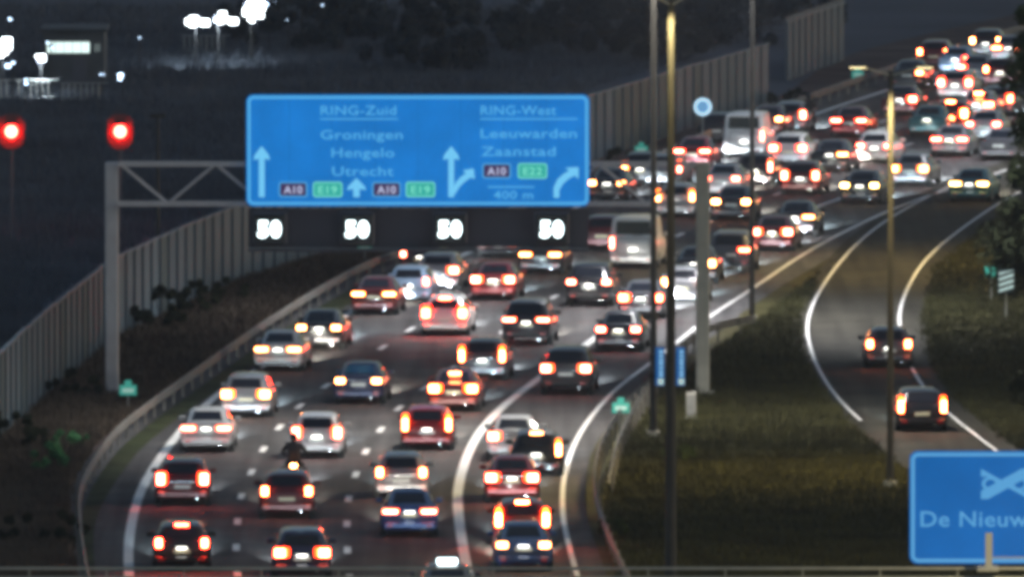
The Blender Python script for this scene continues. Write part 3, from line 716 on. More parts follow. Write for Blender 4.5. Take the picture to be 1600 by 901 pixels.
# ------------------------------------------------------------------ main gantry
GY = at(175, 616).y                         # distance of the gantry
def G(px, py, y=None): return on_plane(px, py, GY if y is None else y)
gl = G(175, 616); gr_ = G(1098, 616)
gx0, gx1 = gl.x, gr_.x
zt = G(800, 256).z; zb_ = G(800, 318).z
g = thing('sign_gantry', 'grey steel truss gantry spanning the motorway above the cars', 'gantry', (gx0, GY, 0))
def GP(name, bm, m, sm=False): return put(name, mesh(bm, name, sm), m, g)
for x in (0, gx1-gx0):
    bm = bm_new(); box(bm, x-.24, x+.24, -.24, .24, 0, zt+.06); bmesh.ops.bevel(bm, geom=bm.edges[:], offset=.04, segments=1, affect='EDGES')
    leg = put('leg', mesh(bm, 'leg'), M['galv_pole'] if x else M['gantry'], g)  # right leg warmer than the left: sodium light put into its material
    bm = bm_new(); box(bm, x-.42, x+.42, -.42, .42, 0, .12); put('base_plate', mesh(bm, 'base_plate'), M['galv_pole'], leg)
ww = gx1-gx0
for z in (zt, zb_):
    for yy in (-.45, .45):
        bm = bm_new(); box(bm, .24, ww-.24, yy-.07, yy+.07, z-.075, z+.075); GP('chord', bm, M['gantry'])
nb = 12
for yy in (-.45, .45):
    for i in range(nb):
        xa = .3+(ww-.6)*i/nb; xb = .3+(ww-.6)*(i+1)/nb
        bm = bm_new(); a, b = ((xa, yy, zt), (xb, yy, zb_)) if i % 2 == 0 else ((xa, yy, zb_), (xb, yy, zt))
        tube(bm, a, b, .05, .05, 6); GP('brace', bm, M['gantry'])
for i in range(nb+1):
    xa = .3+(ww-.6)*i/nb
    for z in (zt, zb_):
        bm = bm_new(); tube(bm, (xa, -.45, z), (xa, .45, z), .04, .04, 6); GP('cross_bar', bm, M['gantry'])
# walkway behind the lane signals
bm = bm_new(); wl = G(388, 350).x-gx0; wr_ = G(919, 350).x-gx0
box(bm, wl, wr_, -.5, .55, G(0, 392).z, G(0, 388).z)
GP('walkway', bm, M['dark_metal'])
bm = bm_new(); box(bm, wl, wr_, .10, .16, G(0, 386).z, G(0, 326).z); GP('backing_board', bm, M['dark_metal'])
# the sign board
SY = -.75
a = on_plane(385, 322, GY+SY); b = on_plane(921, 148, GY+SY)
sc = (a+b)/2; sw = b.x-a.x; sh = b.z-a.z
sg = thing('direction_sign', 'wide bright blue direction sign with route arrows hanging on the gantry', 'road sign', (sc.x, GY+SY, sc.z))
def sgn(name, bm_or_me, m, px=None, py=None):
    me = bm_or_me if isinstance(bm_or_me, bpy.types.Mesh) else mesh(bm_or_me, name)
    loc = (0, 0, 0)
    if px is not None: q = on_plane(px, py, GY+SY); loc = (q.x-sc.x, -.052, q.z-sc.z)
    return put(name, me, m, sg, loc)
sgn('board', poly(rrect(-sw/2, sw/2, -sh/2, sh/2, .25), -.04, .06), M['sign_blue'])
sgn('border', frame_bm(-sw/2+.05, sw/2-.05, -sh/2+.05, sh/2-.05, .22, .10, -.055, -.038), M['sign_text'])
sgn('sign_back', poly(rrect(-sw/2+.02, sw/2-.02, -sh/2+.02, sh/2-.02, .25), .062, .12), M['sign_back'])
k_ = FP/GY
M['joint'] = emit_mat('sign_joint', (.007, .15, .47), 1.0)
for i in range(1, 8):
    xj = -sw/2 + sw*i/8
    bm = bm_new(); box(bm, xj-.012, xj+.012, -.043, -.0401, -sh/2+.15, sh/2-.15); sgn('panel_joint', bm, M['joint'])
def wr(txt, cx, cy, wpx, hpx=15, m='sign_text', bold=.012): sgn('lettering', text_mesh(txt, hpx/k_, wpx/k_, .008, bold), M[m], cx, cy)
wr('RING-Zuid', 560, 172, 118); wr('RING-West', 810, 172, 118)
wr('Groningen', 565, 210, 128); wr('Hengelo', 567, 238, 98); wr('Utrecht', 567, 267, 96)
wr('Leeuwarden', 826, 208, 150); wr('Zaanstad', 810, 236, 116)
wr('400 m', 802, 304, 62, 13)
def bar(x0, x1, y, h, m='sign_text'):
    bm = bm_new(); box(bm, 0, (x1-x0)/k_, -.006, 0, -h/2/k_, h/2/k_); sgn('underline', bm, M[m], x0, y)
bar(500, 622, 186, 2.2); bar(750, 902, 186, 2.2); bar(762, 835, 292, 2.4)
def plate(cx, cy, w, h, txt, m, tm):
    sgn('route_plate', poly(rrect(-w/2/k_, w/2/k_, -h/2/k_, h/2/k_, .08), -.006, 0), M[m], cx, cy)
    bmf = frame_bm(-(w/2+2)/k_, (w/2+2)/k_, -(h/2+2)/k_, (h/2+2)/k_, .1, 2.2/k_, -.006, 0); sgn('plate_border', bmf, M['sign_text' if m == 'route_red' else 'route_text_green'], cx, cy)
    o = sgn('plate_lettering', text_mesh(txt, 12/k_, (w-12)/k_, .008, .02), M[tm], cx, cy); o.location.y -= .008
for cx, cy in ((458, 296), (604, 296), (776, 267)): plate(cx, cy, 41, 20, 'A10', 'route_red', 'route_text')
for cx, cy, t_ in ((512, 296, 'E19'), (657, 296, 'E19'), (832, 267, 'E22')): plate(cx, cy, 42, 20, t_, 'route_green', 'route_text_green')
def arrow(pts, cx, cy): sgn('arrow', poly([(x/k_, -y/k_) for x, y in pts], -.006, 0), M['sign_arrow'], cx, cy)
arrow([(-4.5,40),(-4.5,-20),(-13,-18),(-11,-26),(0,-40),(11,-26),(13,-18),(4.5,-20),(4.5,40)], 409, 268)
arrow([(-5,13),(-5,0),(-15,2),(-13,-4),(0,-17),(13,-4),(15,2),(5,0),(5,13)], 557, 295)
arrow([(-4.5,40),(-4.5,-20),(-13,-18),(-11,-26),(0,-40),(11,-26),(13,-18),(4.5,-20),(4.5,40)], 705, 268)
arrow([(5,10),(8,2),(16,-7),(24,-12),(19,-17),(36,-20),(38,-3),(32,-6),(22,1),(14,9),(6,22)], 704, 283)
arrow([(-22,24),(-22,8),(-16,-5),(-6,-14),(2,-18),(-4,-23),(17,-24),(17,-5),(11,-11),(2,-6),(-7,2),(-13,12),(-13,24)], 887, 285)
# lane signals
for cx, lab in ((421, 'leftmost lit lane signal showing 50 under the blue sign'), (558, 'second lit 50 lane signal, above the green marker'),
                (703, 'third lit 50 lane signal, above the glowing white car'), (862, 'rightmost lit 50 lane signal under the sign')):
    q = on_plane(cx, 357, GY+SY)
    e = thing('lane_signal', lab, 'lane signal', (q.x, GY+SY, q.z), 0, 'lane speed signals showing 50')
    put('housing', rbox(-.62, .62, -.06, .55, -.56, .56, 'housing', .05), M['dark_metal'], e)
    put('display', rbox(-.55, .55, -.075, -.06, -.50, .50, 'display', .006), M['matrix_glow'], e)
    for ch, dx in (('5', -.225), ('0', .225)):
        o = put('digit', text_mesh(ch, .56, .37, .012, .045), M['matrix_on'], e, (dx, -.078, 0))
    put('visor', rbox(-.60, .60, -.25, -.05, .565, .60, 'visor', .01), M['dark_metal'], e)

# ------------------------------------------------------------------ near gantry with the lower blue sign
NY = 430.0; kn = FP/NY
n0 = on_plane(800, 890, NY)
ng = thing('foreground_gantry', 'pale steel rail of a nearer gantry along the bottom edge', 'gantry', (0, NY, 0))
x0n, x1n = -16.5, 17.5
for nm, zc, hh in (('top_rail', on_plane(0, 887, NY).z, .030), ('lower_chord', on_plane(0, 903, NY).z, .055)):
    bm = bm_new(); box(bm, x0n, x1n, -.05, .05, zc-hh, zc+hh); put(nm, mesh(bm, nm), M['galv_pole'], ng)
zc1 = on_plane(0, 903, NY).z
for i in range(18):
    xx = x0n + .6 + (x1n-x0n-1.2)*i/17
    bm = bm_new(); tube(bm, (xx, 0, zc1), (xx, 0, on_plane(0, 887, NY).z), .02, .02, 6); put('upright', mesh(bm, 'upright'), M['galv_pole'], ng)
for x in (x0n, x1n):
    bm = bm_new(); box(bm, x-.2, x+.2, -.2, .2, 0, zc1+.3); put('leg', mesh(bm, 'leg'), M['galv_pole'], ng)
bm = bm_new(); box(bm, x0n, x1n, .5, .58, zc1-1.4, zc1-1.25); put('bottom_chord', mesh(bm, 'bottom_chord'), M['galv_pole'], ng)
a = on_plane(1421, 880, NY+.3); b = on_plane(1700, 704, NY+.3); sc2 = (a+b)/2; sw2 = b.x-a.x; sh2 = b.z-a.z
s2_ = thing('direction_sign', 'lower right blue sign with a junction symbol reading De Nieuwe', 'road sign', (sc2.x, NY+.3, sc2.z))
def s2(name, o, m, px=None, py=None, dy=0):
    me = o if isinstance(o, bpy.types.Mesh) else mesh(o, name); loc = (0, 0, 0)
    if px is not None: q = on_plane(px, py, NY+.3); loc = (q.x-sc2.x, -.052+dy, q.z-sc2.z)
    return put(name, me, m, s2_, loc)
s2('board', poly(rrect(-sw2/2, sw2/2, -sh2/2, sh2/2, .2), -.04, .06), M['sign_blue_dim'])
s2('border', frame_bm(-sw2/2+.04, sw2/2-.04, -sh2/2+.04, sh2/2-.04, .18, .09, -.055, -.038), M['sign_text_dim'])
s2('lettering', text_mesh('De Nieuwe', 25/kn, 186/kn, .008, .012), M['sign_text_dim'], 1531, 809)
for sgn_ in (1, -1):      # crossing roads of the junction symbol
    s2('symbol_band', poly([(-.60, -.28*sgn_-.10), (-.42, -.28*sgn_-.10), (.60, .28*sgn_-.10), (.60, .28*sgn_+.10), (.42, .28*sgn_+.10), (-.60, -.28*sgn_+.10)], -.006, 0), M['sign_text_dim'], 1570, 755, -.002*sgn_-.002)
for dx, dz in ((-.36, 0), (.36, 0)):
    O = 20; bmr = bm_new(); rows = []
    for rr, yy in ((.20, 0), (.20, -.005), (.115, -.005), (.115, 0)):
        rows.append([bmr.verts.new((dx+rr*math.cos(2*math.pi*i/O)*1.1, yy, dz+rr*math.sin(2*math.pi*i/O)*.9)) for i in range(O)])
    for q in range(4):
        for i in range(O): bmr.faces.new((rows[q][i], rows[q][(i+1) % O], rows[(q+1) % 4][(i+1) % O], rows[(q+1) % 4][i]))
    s2('symbol_loop', bmr, M['sign_text_dim'], 1570, 755, -.009)
br = on_plane(1545, 885, NY-.6)
e = thing('lamp_bracket', 'pale upright bracket with a thin arm in front of the lower right sign', 'bracket', (br.x, NY-.6, br.z))
bm = bm_new(); box(bm, -.085, .085, -.05, .05, 0, .85); put('upright', mesh(bm, 'upright'), M['cab'], e)
bm = bm_new(); box(bm, .087, 2.6, -.02, .02, .22, .25); put('arm', mesh(bm, 'arm'), M['cab'], e)
bm = bm_new(); box(bm, -.28, .25, -.08, .55, -.10, -.003); put('foot', mesh(bm, 'foot'), M['cab'], e)

# ------------------------------------------------------------------ light masts
def mast(px, py, h, label, on=True, r0=.13, r1=.07, energy=9000, arms=((1.6, 0), (-1.6, 0)), col=(1, .80, .42)):
    p = at(px, py); e = thing('light_mast', label, 'light mast', (p.x, p.y, 0), 0, 'lighting masts beside the motorway')
    bm = bm_new(); tube(bm, (0, 0, 0), (0, 0, h), r0, r1, 14); put('pole', mesh(bm, 'pole', True), M['mast'], e)
    bm = bm_new(); tube(bm, (0, 0, 0), (0, 0, .25), r0*1.9, r0*1.9, 12); put('base', mesh(bm, 'base'), M['galv_pole'], e)
    for ax, ay in arms:
        bm = bm_new(); tube(bm, (0, 0, h-.15), (ax, ay, h+.2), .035, .03, 8); put('arm', mesh(bm, 'arm'), M['galv_pole'], e)
        lh = put('lamp_head', rbox(ax-.35, ax+.35, ay-.13, ay+.13, h+.14, h+.26, 'lamp_head', .03), M['sign_back'], e)
        if on:
            put('lens', rbox(ax-.26, ax+.26, ay-.09, ay+.09, h+.132, h+.139, 'lens', .002), M['lamp_sodium'], lh)
            lamp('mast_light', 'SPOT', (ax, ay, h+.06), energy, col, e, (0, 0, 0), R(122), .6, .15)
    return e
mast(1048, 925, 17.8, 'thickest tall mast, running from the bottom to the lit pole top at the frame edge', r0=.18, r1=.09, energy=3200, col=(1, .78, .34), arms=((.6, -.6), (-.6, -.6)))
mast(1021, 684, 18.5, 'thin dark mast left of the thickest one, with a blue panel', r0=.13, r1=.07, energy=17000, col=(1, .92, .82))
mast(1175, 502, 18, 'slender blue grey mast standing where the small curved rail ends', r0=.11, r1=.06, energy=21000, col=(.98, .96, .97))
mast(1391, 762, 13.7, 'mast by the ramp with a sodium lit top', r0=.12, r1=.08, energy=8500, arms=((1.1, -.8), (-1.1, -.8)), col=(1, .74, .30))
mast(1780, 420, 18, 'unseen mast added right of the ramp to light it', energy=15000, arms=((-3.5, 0), (1.5, 0)), col=(1, .72, .27))  # unseen mast, added to carry sodium light onto the ramp
mast(2221, 1390, 16, 'unseen mast added to light the nearer gantry', energy=8000, arms=((-5, 6), (1.5, 0)), col=(1, .82, .45))  # unseen mast, added to warm the near rail and bracket
mast(1720, 262, 18, 'unseen far mast added beyond the tree to light the road', r0=.07, r1=.05, energy=12000, col=(.95, .95, 1))  # unseen mast, added to light the far carriageway
mast(-90, 690, 16, 'unseen mast added behind the left barrier for its light', energy=1500, col=(.8, .92, 1))  # unseen mast, added for light from the left side

# blue side panels on the masts
for cx, lab in ((1031, 'left one of the two narrow blue panels on the masts'), (1063, 'right one of the two narrow blue panels on the masts')):
    Yp = at(1021, 684).y - .6
    q = on_plane(cx, 602, Yp); e = thing('blue_panel', lab, 'sign', (q.x, Yp, q.z), 0, 'narrow blue panels')
    put('board', rbox(-.15, .15, -.02, .04, 0, 1.32, 'board', .01), M['panel_blue'], e)
    for i in range(7):
        put('text_block', rbox(-.03, .11, -.032, -.021, .30+i*.135, .30+i*.135+(.09 if i % 3 else .11), 'text_block', .003), M['panel_text'], e)
    put('arrow', rbox(-.06, .13, -.032, -.021, .04, .24, 'arrow', .003), M['chev_white'], e)
    mx = at(1021, 684).x - q.x
    for zz in (.3, 1.0): put('bracket', rbox(mx, .1, .045, .09, zz, zz+.05, 'bracket', .005), M['mast'], e); put('clamp', rbox(mx-.15, mx+.15, .092, .75, zz-.01, zz+.06, 'clamp', .005), M['mast'], e)
# cabinet beside gantry leg
p = at(1080, 655)
e = thing('roadside_cabinet', 'pale cabinet at the foot of the right gantry leg', 'cabinet', (p.x, p.y, 0))
put('box', rbox(-.17, .17, -.15, .2, .12, .95, 'box', .03), M['cab'], e); put('plinth', rbox(-.2, .2, -.18, .24, 0, .11, 'plinth', .01), M['galv'], e)
put('door', rbox(-.14, .14, -.17, -.152, .18, .88, 'door', .004), M['galv'], e)

# ------------------------------------------------------------------ small markers
def marker(px, py, label):
    p = at(px, py); e = thing('distance_marker', label, 'marker', (p.x, p.y, 0), R(random.uniform(-6, 6)), 'small green distance markers')
    bm = bm_new(); tube(bm, (0, 0, 0), (0, 0, .55), .03, .03, 6); put('post', mesh(bm, 'post'), M['galv'], e)
    put('plate', rbox(-.30, .30, -.04, -.01, .52, .88, 'plate', .01), M['hecto'], e)
    put('top_plate', rbox(-.12, .12, -.04, -.01, .885, 1.05, 'top_plate', .01), M['hecto'], e)
    put('figure_band', rbox(-.20, .20, -.05, -.042, .62, .76, 'figure_band', .003), M['hecto_white'], e)
marker(200, 640, 'green marker just right of the left gantry leg')
marker(970, 668, 'green marker beside the exit lane, left of the masts')
marker(1002, 258, 'green marker right of the blue sign under the barrier')
marker(1340, 138, 'green marker below the separate far barrier section')
marker(570, 412, 'green marker below the second lane signal')
# round sign
p = at(1098, 246); e = thing('round_sign', 'round pale blue sign with a white rim in front of the barrier', 'road sign', (p.x, p.y, 0))
bm = bm_new(); tube(bm, (0, 0, 0), (0, 0, 2.3), .035, .035, 8); put('post', mesh(bm, 'post'), M['galv'], e)
bm = bm_new(); tube(bm, (0, -.06, 2.35), (0, -.04, 2.35), .42, .42, 28); put('rim', mesh(bm, 'rim'), M['round_white'], e)
bm = bm_new(); tube(bm, (0, -.075, 2.35), (0, -.062, 2.35), .27, .27, 28); put('face', mesh(bm, 'face'), M['round_blue'], e)
# striped sign on the right
p = at(1572, 500); e = thing('striped_sign', 'square sign with diagonal white stripes against the dark tree on the right', 'road sign', (p.x, p.y, 0))
bm = bm_new(); tube(bm, (0, 0, 0), (0, 0, 1.9), .035, .035, 8); put('post', mesh(bm, 'post'), M['galv'], e)
put('board', rbox(-.30, .30, -.04, -.01, 1.05, 1.95, 'board', .01), M['chev_dark'], e)
for i in range(4):
    z = 1.08+i*.22; put('stripe', mesh(poly([(-.28, z), (.28, z+.18 if z+.18 < 1.93 else 1.93), (.28, min(z+.29, 1.94)), (-.28, z+.10)], -.05, -.042), 'stripe'), M['chev_white'], e)
p = at(1549, 470); e = thing('small_blue_sign', 'small bluish plate on a post left of the striped sign', 'road sign', (p.x, p.y, 0))
bm = bm_new(); tube(bm, (0, 0, 0), (0, 0, 1.0), .03, .03, 8); put('post', mesh(bm, 'post'), M['galv'], e)
put('board', rbox(-.25, .25, -.04, -.01, .95, 1.35, 'board', .01), M['hecto'], e)

# ------------------------------------------------------------------ red railway signals and yard at top left
def signal(px, py, hpx, label):
    p = at(px, py+hpx); hh = hpx/(FP/p.y)
    e = thing('rail_signal', label, 'signal', (p.x, p.y, 0), 0, 'red railway signals')
    bm = bm_new(); tube(bm, (0, 0, 0), (0, 0, hh+.5), .07, .06, 8); put('post', mesh(bm, 'post'), M['dark_metal'], e)
    put('board', mesh(poly(rrect(-.55, .55, hh-.75, hh+.75, .5), -.12, -.07), 'board'), M['redlit_signal_board'], e)  # board added so the lamp's red glow spreads around it
    bm = bm_new(); ball(bm, (0, -.16, hh), .27, 14, (1, .5, 1)); put('red_lamp', mesh(bm, 'red_lamp', True), M['signal_red'], e)
    bm = bm_new(); box(bm, -.2, .2, -.34, -.12, hh+.26, hh+.29); put('hood', mesh(bm, 'hood'), M['dark_metal'], e)
signal(18, 205, 170, 'red signal lamp at the far left edge')
signal(188, 205, 165, 'red signal lamp above the left gantry leg')
def yard_lamp(px, py, hpx, r, m, label, energy=0):
    p = at(px, py+hpx); hh = hpx/(FP/p.y)
    e = thing('yard_lamp', label, 'floodlight', (p.x, p.y, 0), 0, 'white yard floodlights at top left')
    bm = bm_new(); tube(bm, (0, 0, 0), (0, 0, hh), .045, .035, 8); put('post', mesh(bm, 'post'), M['trim'], e)
    put('housing', rbox(-r*.6, r*.6, .02, .25, hh-r*.5, hh+r*.5, 'housing', .03), M['dark_metal'], e)
    rq = random.Random(int(px*7+py))
    r *= 1.2
    for q in range(max(2, int(r*9))):
        dx, dz = rq.gauss(0, r*.50), rq.gauss(0, r*.42); sz = r*rq.uniform(.20, .42)
        put('lens', rbox(dx-sz, dx+sz, -.06-q*.012, .0, hh+dz-sz*.7, hh+dz+sz*.7, 'lens', .03), M[m], e)  # boxes scattered so the lamp's shape spreads into a ragged glare
    if energy: lamp('flood_light', 'SPOT', (0, -.3, hh), energy*.25, (.8, .93, 1), e, (R(30), 0, 0), R(130), 1, .3)
for a in ((4, 72, 70, .55, 'lamp_white', 'large white floodlight at the extreme left edge', 5000), (20, 97, 60, .26, 'lamp_blue', 'small bluish floodlight just right of the large left one', 0),
          (64, 93, 62, .36, 'lamp_white', 'white floodlight above the lit railing', 5000), (80, 72, 66, .20, 'lamp_blue', 'small lamp left of the lit window band', 0),
          (100, 40, 50, .15, 'lamp_blue', 'left one of the small pair of blue lamps over the window band', 0), (129, 40, 50, .28, 'lamp_blue', 'right one of the small pair of blue lamps over the window band', 0),
          (192, 116, 45, .27, 'lamp_blue', 'lone blue white lamp above the right red signal', 0), (160, 116, 40, .10, 'lamp_blue', 'tiny lamp left of the lone blue white lamp', 0),
          (306, 31, 75, .50, 'lamp_white', 'left lamp of the bright white pair', 7000), (341, 29, 75, .46, 'lamp_white', 'right lamp of the bright white pair', 7000),
          (392, 6, 90, .62, 'lamp_white', 'very large white lamp at the top edge', 8000), (394, 38, 60, .26, 'lamp_white', 'white lamp just below the very large one', 0),
          (420, 8, 70, .33, 'lamp_blue', 'bluish lamp right of the very large white one', 0), (505, 8, 60, .10, 'lamp_blue', 'tiny left lamp at the top above the blue sign', 0),
          (150, 78, 40, .12, 'lamp_blue', 'small dim lamp right of the lit window band', 0), (40, 128, 40, .16, 'lamp_blue', 'small lamp low behind the left railing', 0),
          (218, 60, 50, .09, 'lamp_blue', 'tiny far lamp between the lit building and the bright pair', 0), (450, 30, 50, .14, 'lamp_blue', 'small lamp far right of the very large white one', 0),
          (14, 30, 60, .18, 'lamp_blue', 'small lamp near the top left corner', 0),
          (545, 2, 60, .16, 'lamp_blue', 'small blue lamp at the top edge above the blue sign', 0)):
    yard_lamp(*a)
# long low building with a lit window band
p = at(108, 130); kx = FP/p.y
e = thing('depot_building', 'low dark building with a bright band of windows at top left', 'building', (p.x, p.y, 0))
put('wall', rbox(-1.35, 1.8, 0, 6, 0, 2.6, 'wall', .02), M['wall_dark'], e)
put('roof', rbox(-1.5, 1.95, -.2, 6.2, 2.61, 2.8, 'roof', .02), M['roof_dark'], e)
for i in range(5):
    wq = put('window', rbox(-1.12+i*.44, -.72+i*.44, -.03, .02, 1.55, 2.1, 'window', .01), M['window_lit'], e)
    put('mullion', rbox(-.93+i*.44, -.91+i*.44, -.045, -.031, 1.55, 2.1, 'mullion', .002), M['wall_dark'], wq)
put('window', rbox(1.28, 1.6, -.03, .02, 1.6, 2.0, 'window', .01), emit_mat('lit_window_dim', (.4, .5, .5), .25), e)
put('door', rbox(.2, .9, -.03, .02, 0.05, 1.3, 'door', .01), M['dark_metal'], e)
# lit railing
def railing(px0, px1, py, h, label):
    a = at(px0, py); b = at(px1, py)
    e = thing('railing', label, 'railing', (a.x, a.y, 0), 0, 'railings in the yard')
    n = int((b.x-a.x)/.3); wl = b.x-a.x
    bm = bm_new(); tube(bm, (0, 0, h), (wl, 0, h), .03, .03, 6); put('top_rail', mesh(bm, 'top_rail'), M['galv'], e)
    bm = bm_new(); tube(bm, (0, 0, .1), (wl, 0, .1), .03, .03, 6); put('bottom_rail', mesh(bm, 'bottom_rail'), M['galv'], e)
    bm = bm_new(); tube(bm, (0, 0, 0), (0, 0, h), .035, .035, 6); pale = mesh(bm, 'pale')
    for i in range(n): put('pale', pale, M['galv'], e, (.1+i*.3, 0, random.uniform(-.03, .03)))
railing(-30, 90, 155, .95, 'railing with bright pales below the left floodlights')
railing(95, 170, 158, .9, 'short dim railing left of the right red signal')
railing(285, 360, 82, .9, 'railing just below the bright white pair of lamps')
# faint pole behind the barrier
p = at(247, 480); e = thing('rail_mast', 'faint thin pole behind the barrier left of the blue sign', 'pole', (p.x, p.y, 0))
bm = bm_new(); tube(bm, (0, 0, 0), (0, 0, 7.4), .09, .06, 8); put('pole', mesh(bm, 'pole'), M['mast'], e)
put('head', rbox(-.3, .3, -.1, .1, 7.4, 7.6, 'head', .02), M['mast'], e)

# ------------------------------------------------------------------ vegetation
def leaves(n, rx, ry, rz, cz, size, clumps, rs):
    rd = random.Random(rs); bm = bm_new()
    cl = []
    for _ in range(clumps):
        while True:
            v = Vector((rd.uniform(-1, 1), rd.uniform(-1, 1), rd.uniform(-1, 1)))
            if v.length < 1: break
        v = v.normalized()*(v.length**.45)*.9
        cl.append((Vector((v.x*rx, v.y*ry, cz+v.z*rz)), rd.uniform(.16, .34)*min(rx, rz)))
    for i in range(n):
        c, r = rd.choice(cl)
        d = Vector((rd.gauss(0, 1), rd.gauss(0, 1), rd.gauss(0, 1))).normalized()*r*rd.random()**.4
        p = c+d; u = Vector((rd.gauss(0, 1), rd.gauss(0, 1), rd.gauss(0, 1))).normalized(); w = u.orthogonal().normalized()
        s = size*rd.uniform(.6, 1.3)
        if p.z < .03: p.z = .03+abs(p.z)*.2
        vs = [bm.verts.new(p-u*s), bm.verts.new(p+w*s*.5), bm.verts.new(p+u*s), bm.verts.new(p-w*s*.5)]
        bm.faces.new(vs)
    me = bpy.data.meshes.new('crown'); bm.to_mesh(me); bm.free(); return me, cl
def tree(px, py, h, rx, rz, label, m='leaf', n=9000, rs=1, cat='tree', size=.13, group='trees around the motorway'):
    p = at(px, py); e = thing('tree', label, cat, (p.x, p.y, 0), 0, group)
    cz = h-rz; me, cl = leaves(n, rx, rx, rz, cz, size, 46, rs)
    put('crown', me, M[m], e)
    bm = bm_new(); rd = random.Random(rs+5)
    tube(bm, (0, 0, 0), (.1, 0, cz*.6), h*.022, h*.016, 10); tube(bm, (.1, 0, cz*.6), (0, .1, h-rz*.4), h*.016, h*.005, 8)
    for c, r in cl[:14]:
        b0 = Vector((.05, 0, max(.8, min(c.z-.5, cz+.2*rz)))); tube(bm, b0, c, h*.006, h*.002, 6)
    put('trunk', mesh(bm, 'trunk', True), M['bark'], e)
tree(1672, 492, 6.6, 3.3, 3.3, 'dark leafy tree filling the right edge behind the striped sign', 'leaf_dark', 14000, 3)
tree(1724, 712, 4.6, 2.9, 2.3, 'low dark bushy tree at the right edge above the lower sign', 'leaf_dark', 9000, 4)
tree(1668, 520, 15.5, 2.3, 6.5, 'yellowish tree at the top right corner beside the far traffic', 'leaf', 12000, 7)
for i, (x, y, h) in enumerate(((470, 80, 3.5), (600, 60, 4), (690, 110, 4), (930, 80, 4), (1010, 94, 4.5), (1120, 50, 4), (1180, 70, 3.5))):
    tree(x, y, h, 5.5, h*.5, ['broad dark tree first right of the yard lamps', 'dark tree above the left half of the blue sign', 'dark tree above the middle of the blue sign',
        'dark tree beyond the barrier above the right corner of the blue sign', 'dark tree behind the lit mast top', 'dark tree at the top beyond the barrier middle',
        'dark tree beyond the right end of the long barrier'][i], 'leaf_far', 5000, 20+i, size=.2)
def shrub(px, py, r, h, m, label, rs, n=1500):
    p = at(px, py); e = thing('shrub', label, 'shrub', (p.x, p.y, 0), 0, 'roadside shrubs')
    me, cl = leaves(n, r, r*1.6, h/2, h/2, .10, 14, rs); me.name = 'foliage'; put('foliage', me, M[m], e)
    bm = bm_new()
    for c, _ in cl[:7]: tube(bm, (0, 0, 0), c, .025, .01, 5)
    put('stems', mesh(bm, 'stems'), M['bark'], e)
shrub(75, 735, .8, .9, 'leaf_lit_green', 'bright green shrub in the lower left verge', 51)
shrub(110, 700, .7, .6, 'leaf_lit_green', 'smaller green shrub right beside the brightest one', 52, 900)
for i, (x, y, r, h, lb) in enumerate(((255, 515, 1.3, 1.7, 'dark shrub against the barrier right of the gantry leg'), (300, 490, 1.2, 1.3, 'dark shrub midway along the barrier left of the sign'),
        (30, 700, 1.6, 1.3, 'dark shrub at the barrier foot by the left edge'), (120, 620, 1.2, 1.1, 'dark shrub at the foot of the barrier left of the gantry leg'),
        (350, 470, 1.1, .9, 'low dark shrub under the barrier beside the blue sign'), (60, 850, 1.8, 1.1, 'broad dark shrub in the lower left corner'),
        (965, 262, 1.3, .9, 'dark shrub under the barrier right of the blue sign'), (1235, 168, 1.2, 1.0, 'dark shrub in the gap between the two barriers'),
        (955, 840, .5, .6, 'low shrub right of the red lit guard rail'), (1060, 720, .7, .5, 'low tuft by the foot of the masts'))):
    shrub(x, y, r, h, 'leaf_dark' if i < 8 else 'leaf', lb, 60+i)
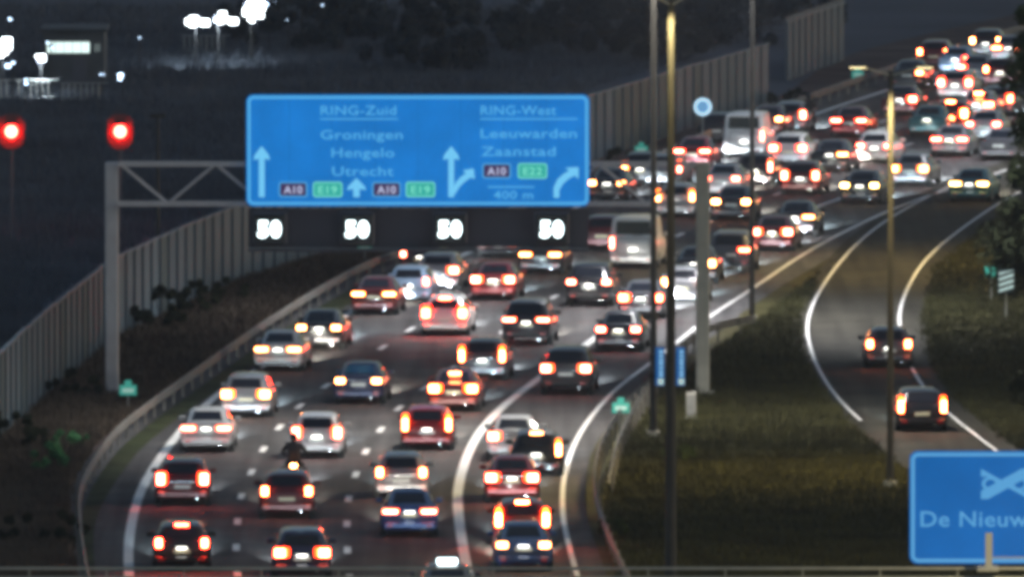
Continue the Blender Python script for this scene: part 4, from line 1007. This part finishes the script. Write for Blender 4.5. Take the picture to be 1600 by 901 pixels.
# grass, nobody could count it
def grass(name, label, poly_px, n, m, h0, h1, rs):
    rd = random.Random(rs); V = []; F = []
    def inside(x, y):
        c = False; j = len(poly_px)-1
        for i in range(len(poly_px)):
            xi, yi = poly_px[i]; xj, yj = poly_px[j]
            if (yi > y) != (yj > y) and x < (xj-xi)*(y-yi)/(yj-yi)+xi: c = not c
            j = i
        return c
    xs = [q[0] for q in poly_px]; ys = [q[1] for q in poly_px]; k = 0
    while k < n:
        x, y = rd.uniform(min(xs), max(xs)), rd.uniform(min(ys), max(ys))
        if not inside(x, y): continue
        p = at(x, y); k += 1
        hh = rd.uniform(h0, h1)*(1.6 if rd.random() < .08 else 1)
        for _ in range(4):
            a = rd.uniform(0, 6.28); bx, by = p.x+rd.gauss(0, .10), p.y+rd.gauss(0, .25); w = rd.uniform(.015, .035)
            i = len(V); V += [(bx-w*math.cos(a), by-w*math.sin(a), 0), (bx+w*math.cos(a), by+w*math.sin(a), 0), (bx+rd.gauss(0, .08), by+rd.gauss(0, .08), hh*rd.uniform(.6, 1))]
            F.append((i, i+1, i+2))
    me = bpy.data.meshes.new(name); me.from_pydata(V, [], F); me.update()
    o = put(name, me, M[m]); tag(o, label, 'grass'); o['kind'] = 'stuff'
grass('verge_grass', 'dark rough grass on the left verge between barrier and guard rail', [(-20,905),(115,905),(105,800),(110,750),(150,690),(270,605),(420,505),(560,425),(640,392),(500,402),(378,438),(187,526),(92,603),(0,690),(-20,710)], 22000, 'grass_dark', .12, .4, 1)
grass('verge_grass', 'dry olive grass on the verge between the motorway and the ramp', [(975,905),(955,850),(945,800),(952,740),(985,680),(1050,610),(1110,550),(1200,490),(1290,420),(1340,372),(1280,430),(1248,500),(1256,560),(1290,620),(1335,670),(1400,725),(1500,800),(1600,880),(1600,905)], 42000, 'grass', .08, .30, 2)
grass('verge_grass', 'olive grass on the far side of the ramp', [(1460,420),(1540,352),(1610,310),(1620,720),(1560,680),(1490,620),(1450,560),(1440,500)], 9000, 'grass', .08, .28, 3)

grass('yard_scrub', 'dark rough scrub covering the yard beyond the barrier', [(-20,600),(-20,10),(1300,10),(1180,60),(920,140),(640,240),(380,310),(180,400),(80,470)], 30000, 'scrub', .2, .7, 4)

# ------------------------------------------------------------------ night haze in the air round the whole scene
bm = bm_new(); box(bm, -160, 160, -30, 1100, -1.2, 39)
hz = put('haze', mesh(bm, 'haze'), None); hz['kind'] = 'stuff'
hm = bpy.data.materials.new('haze_air'); hm.use_nodes = True; hn = hm.node_tree
for n in list(hn.nodes):
    if n.type != 'OUTPUT_MATERIAL': hn.nodes.remove(n)
pv = hn.nodes.new('ShaderNodeVolumePrincipled'); pv.inputs['Color'].default_value = (.80, .86, 1, 1)
pv.inputs['Density'].default_value = .00009; pv.inputs['Anisotropy'].default_value = .3
hn.links.new(pv.outputs[0], [n for n in hn.nodes if n.type == 'OUTPUT_MATERIAL'][0].inputs['Volume'])
hz.data.materials.append(hm)
